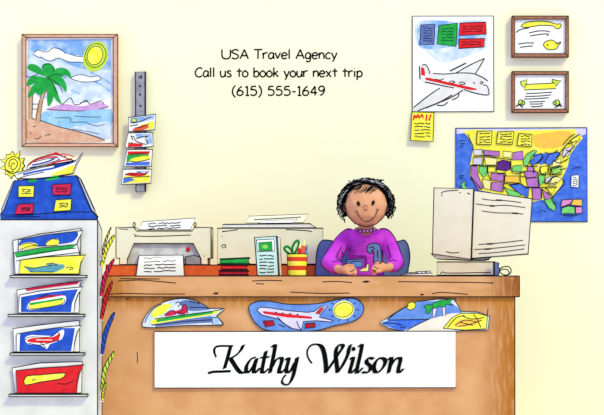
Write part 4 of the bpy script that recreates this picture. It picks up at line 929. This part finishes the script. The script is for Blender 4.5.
mb.inkline([(363.4, 208.2, headY(363.4, 208.2, .004)), (364, 206, headY(364, 206, .005)), (366, 205.4, headY(366, 205.4, .009)), (367, 207, headY(367, 207, .009)), (366.4, 210, headY(366.4, 210, .009)), (364.2, 210, headY(364.2, 210, .006))], 0, .0014, 4)
# hand and finger lines
for w, sg in ((WRL, 1), (WRR, -1)):
    x, y, Y = w
    for k in range(3):
        b = (x + sg * 8.0, y - 2.6 + (k + .5) * 2.05)
        mb.snapline([(b[0], b[1], Y - .12), (b[0] + sg * 4, b[1] + .2, Y - .12), (b[0] + sg * 7, b[1] + 1.4, Y - .12)], 0, .0014, 4)
    mb.snapline([(x + sg * 1, y - 6, Y - .04), (x + sg * 5, y - 7, Y - .05), (x + sg * 9, y - 7.4, Y - .06), (x + sg * 14, y - 7, Y - .08)], 0, .0018, 4)
    mb.snapline([(x + sg * 6, y - 2.6, Y - .12), (x + sg * 9, y - 3.6, Y - .12), (x + sg * 13, y - 3.2, Y - .12)], 0, .0015, 4)
    mb.snapline([(x + sg * 8, y - 3, Y - .14), (x + sg * 13, y - 2.8, Y - .14), (x + sg * 17, y - 0.4, Y - .14), (x + sg * 17, y + 2, Y - .14)], 0, .0016, 4)
body = mb.build('body', person, recalc=False)
def faceline(m, pts, r, mt='ink', off=.0005): m.tube([P(x, yy, headY(x, yy, off)) for x, yy in cr(pts, 6)], r, mt, 5)
for ex, ey, sl in ((358.4, 203.6, .18), (373.2, 202.8, -.22)):
    m = MB(); c = P(ex, ey, headY(ex, ey)); m.ball((0, 0, 0), (.0082, .005, .0142), 'ink', 14, 10)
    R = Matrix.Rotation(-sl * 1.4, 3, 'Y'); m.v = [R @ v + c for v in m.v]; m.build('eye', person)
m = MB(); faceline(m, [(356.4, 211.6), (359, 216.4), (363, 220.6), (367, 221.6), (372, 219.6), (376, 214.6), (377.6, 209.6)], .0018); faceline(m, [(354.8, 212), (356.2, 211.2), (357.4, 210.4)], .0015); faceline(m, [(376.4, 209), (377.8, 209.4), (378.8, 210.6)], .0015); m.build('mouth', person)
# hair: cap plus curls
hc = []
for i in range(60):
    a = math.radians(-26 + 232 * i / 59); thick = .55 + .45 * min(1, max(0, (math.sin(a) + .42) / .5))
    for rr, dep, q in ((24.6, -.012, .0125), (24.4, .02, .016), (23.4, .05, .02), (21.6, .08, .024)):
        x = 366 + rr * 1.07 * math.cos(a); yy = 205 - rr * 1.0 * math.sin(a)
        hc.append([(P(x, yy, HYc + dep), q * thick * random.uniform(.86, 1.18))])
hc.append([(HC + Vector((0, .04, .012)), (.112, .095, .112))])
mb = blob('hair', hc, .006, 'hair', person, 1)
for i in range(150):
    a = math.radians(random.uniform(-22, 202)); r0 = random.uniform(22.6, 27.0); dY = random.uniform(-.035, .02)
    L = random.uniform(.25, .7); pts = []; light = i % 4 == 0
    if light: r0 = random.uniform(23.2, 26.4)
    for k in range(8):
        aa = a + L * (k / 7 - .5); rr = r0 + (k / 7 - .5) * random.uniform(-1.5, 2.5) + .5 * math.sin(k * 1.7 + i)
        pts.append(P(366 + rr * 1.07 * math.cos(aa), 205 - rr * math.sin(aa), HYc + (-.026 if light else dY) - .004))
    if light: mb.tube(pts, random.uniform(.0011, .0017), 'hairlight', 5)  # pale strands painted in as highlights on the black hair
    else: mb.tube(pts, random.uniform(.0025, .0042), 'hair', 5)
for i in range(40):     # ragged ends and crown tufts
    s_ = random.choice((-1, 1))
    if i < 20: p0 = (366 + s_ * random.uniform(23.4, 26.8), random.uniform(204, 211)); p1 = (p0[0] + s_ * random.uniform(-1.5, 1.2), p0[1] + random.uniform(2.5, 5)); p2 = (p1[0] - s_ * random.uniform(-.5, 1.8), p1[1] + random.uniform(.6, 1.6))
    else: p0 = (366 + random.uniform(-17, 17), 182.5); p1 = (p0[0] + random.uniform(-3, 3), 179.2 + abs(p0[0] - 366) * .12); p2 = (p1[0] + random.uniform(-4, 4), 178 + abs(p0[0] - 366) * .14)
    mb.inkline([p0, p1, p2], HYc - .012, .0032, 4, 'hair')
for i in range(26):     # fringe strands on the forehead
    x = random.uniform(354, 379); yy = random.uniform(183.5, 187); l = random.uniform(3, 10)
    pts = [(x, yy), (x - l * .35, yy + l * .5), (x - l * .8, yy + l * .8)]
    mb.tube([P(a, b, headY(a, b, .003)) for a, b in cr(pts, 4)], .0019, 'hair', 5)
mb.build('hair', person, 'short black tousled hair', recalc=False)
# sweater
sw = [[pp(366, 237, .69, (.055, .04, .03)), pp(366, 240, .73, (.120, .086, .066)), pp(366, 250, .745, (.104, .086, .06)), pp(366, 262, .75, (.098, .088, .07)), ((pz, .75, ZC - .14), (.122, .10, .08)), ((pz, .755, ZC - .2), (.142, .115, .06))],
      [pp(349, 237, .735, .050), pp(342.4, 242.6, .71, .045), pp(*ELL, .0425), pp(336, 267.4, .53, .040)], [pp(383.4, 236.6, .735, .050), pp(388.4, 242.6, .71, .045), pp(*ELR, .0425), pp(392.6, 265.6, .53, .039)],
      [pp(366, 231.6, .695, (.080, .06, .026))]]
mb = blob('sweater', sw, .0062, 'purple', person, 4).grab()
mb.snapline([(352, 227), (345, 229, .71), (338, 233.6, .71), (330, 243, .67), (322, 253.4, .63), (317.4, 261, .60), (319, 268, .59), (327, 277, .55)], .71, .0026, 6)
mb.snapline([(379, 227), (386, 228.4, .71), (393, 233, .71), (399, 244, .67), (405, 254, .63), (408.2, 261.6, .60), (406, 269.4, .58), (399, 276.6, .55)], .71, .0026, 6)
mb.snapline([(347, 243, .6), (343, 249, .58), (341, 254, .56), (345, 259, .52)], .6, .0024, 5)
mb.snapline([(348.4, 245, .66), (347, 252, .66), (347.6, 262, .66)], .66, .0024, 5)
mb.snapline([(382, 239, .6), (386, 248, .58), (388.6, 257, .55)], .6, .0024, 5)
mb.snapline([(331.4, 260.6), (335.4, 258), (340, 258.4)], .5, .0022, 5); mb.snapline([(388.6, 260.4), (393, 258.4), (398, 259.6)], .5, .0022, 5)
mb.snapline([(334.6, 277), (338.6, 273.4), (340.4, 268), (341, 261.6)], .44, .0024, 5); mb.snapline([(388.2, 258.6), (388, 264), (390, 270.6), (394, 277)], .44, .0024, 5)
mb.snapline([(349.4, 251), (350, 254)], .6, .0024, 3); mb.snapline([(354.6, 256), (360, 255.6), (366, 257), (366, 264)], .6, .0046, 3, 'purpledark'); mb.snapline([(354.6, 255), (360, 254.4), (366.4, 255.6)], .6, .002, 3)
mb.build('sweater', person, recalc=False)
# frilled collar
mb = MB()
for i in range(6):
    x = 356.8 + i * 3.5; yy = 229.0 + 2.4 * math.sin(math.pi * (i + .4) / 5.8)
    Yk = .606 - .02 * math.sin(math.pi * i / 5); c = P(x, yy, Yk)
    mb.ball(c, (.0088, .008, .0095), 'mauve', 10, 8)
    mb.tube([c + Vector((.0095 * math.cos(a), -.004, .0105 * math.sin(a))) for a in [k * math.pi / 6 for k in range(12)]], .0019, 'ink', 5, True)
mb.build('frilled_collar', person)
# trousers and shoes
tr = [[((pz, .755, ZC - .222), (.15, .12, .086))]]
for sx in (-1, 1): tr.append([((pz + sx * .075, .74, ZC - .225), .082), ((pz + sx * .085, .36, ZC - .235), .068), ((pz + sx * .085, .372, .34), .056), ((pz + sx * .085, .372, .11), .05)])
blob('trousers', tr, .009, 'denim', person, 3).build('trousers', person, recalc=False)
for sx in (-1, 1):
    blob('shoe', [[((pz + sx * .085, .385, .045), (.038, .045, .043)), ((pz + sx * .085, .30, .033), (.04, .06, .031))]], .006, 'shoe', person, 3).build('shoe', person, recalc=False)
# things held
m = MB(); g = cr([(368.6, 252.6), (367, 248.4), (369, 244.4), (375.4, 243), (380, 245.6), (381.4, 253), (381.4, 262.4), (374, 262.6), (374.2, 254.6), (373, 250), (371.4, 250.6), (372.6, 253.6)], 4, True)
m.prism(g, .415, .445, 'slate', .0024, False); m.lay = 3; m.strokes([[(369.6, 247.6), (373, 247), (374.6, 249.6)], [(377.4, 250), (377.6, 258)]], .4142, .9)
tag(m.build('hooked_tool'), 'slate blue hooked hand tool held upright in the hand nearer the monitor', 'tool')
m = MB().prism([(348, 259.6), (362.4, 259), (362.6, 266.4), (352, 268.4), (346.6, 264)], .44, .455, 'midblue', .0024, True); m.lay = 3; m.strokes([[(349, 262), (356, 261), (361.6, 261.6)]], .4394, 1.0)
tag(m.build('ticket_folder'), 'small blue folder held in the hand nearer the pencil cup', 'folder')
m = MB().prism([(359.4, 271.4), (361.4, 268.8), (366.2, 267.4), (367, 264), (369, 264.4), (368.2, 271.2)], .395, .399, 'lemon', .0018, True)
tag(m.build('paper_slip'), 'small cream paper slip between the person\'s two hands', 'slip')

for o in bpy.data.objects:
    if '_w' in o: del o['_w']

# ------------------------------------------------------------------ light, camera
W = bpy.data.worlds.new('World'); S.world = W; W.use_nodes = True
W.node_tree.nodes['Background'].inputs['Color'].default_value = (.82, .855, 1.20, 1)
W.node_tree.nodes['Background'].inputs['Strength'].default_value = 1.0
sl = bpy.data.lights.new('sunlight', 'SUN'); so = bpy.data.objects.new('sunlight', sl); COL.objects.link(so)
sl.energy = 1.45; sl.color = (1.0, 1.03, .36); sl.angle = math.radians(9)
d = Vector((-.66, 1.0, -.92)); so.rotation_euler = d.to_track_quat('-Z', 'Y').to_euler(); so.location = (2, -3, 3.2)
cd = bpy.data.cameras.new('Camera'); co = bpy.data.objects.new('Camera', cd); COL.objects.link(co); S.camera = co
co.location = (0, -D, ZC); co.rotation_euler = (math.pi / 2, 0, 0)
cd.sensor_fit = 'HORIZONTAL'; cd.sensor_width = 36.0; cd.lens = 36.0 * D * PXM / 604.0
cd.shift_y = (276.0 - 207.5) / 604.0
cd.clip_end = 60
S.view_settings.view_transform = 'Standard'; S.view_settings.look = 'None'; S.view_settings.exposure = .05; S.view_settings.gamma = 1
S.view_settings.use_curve_mapping = False
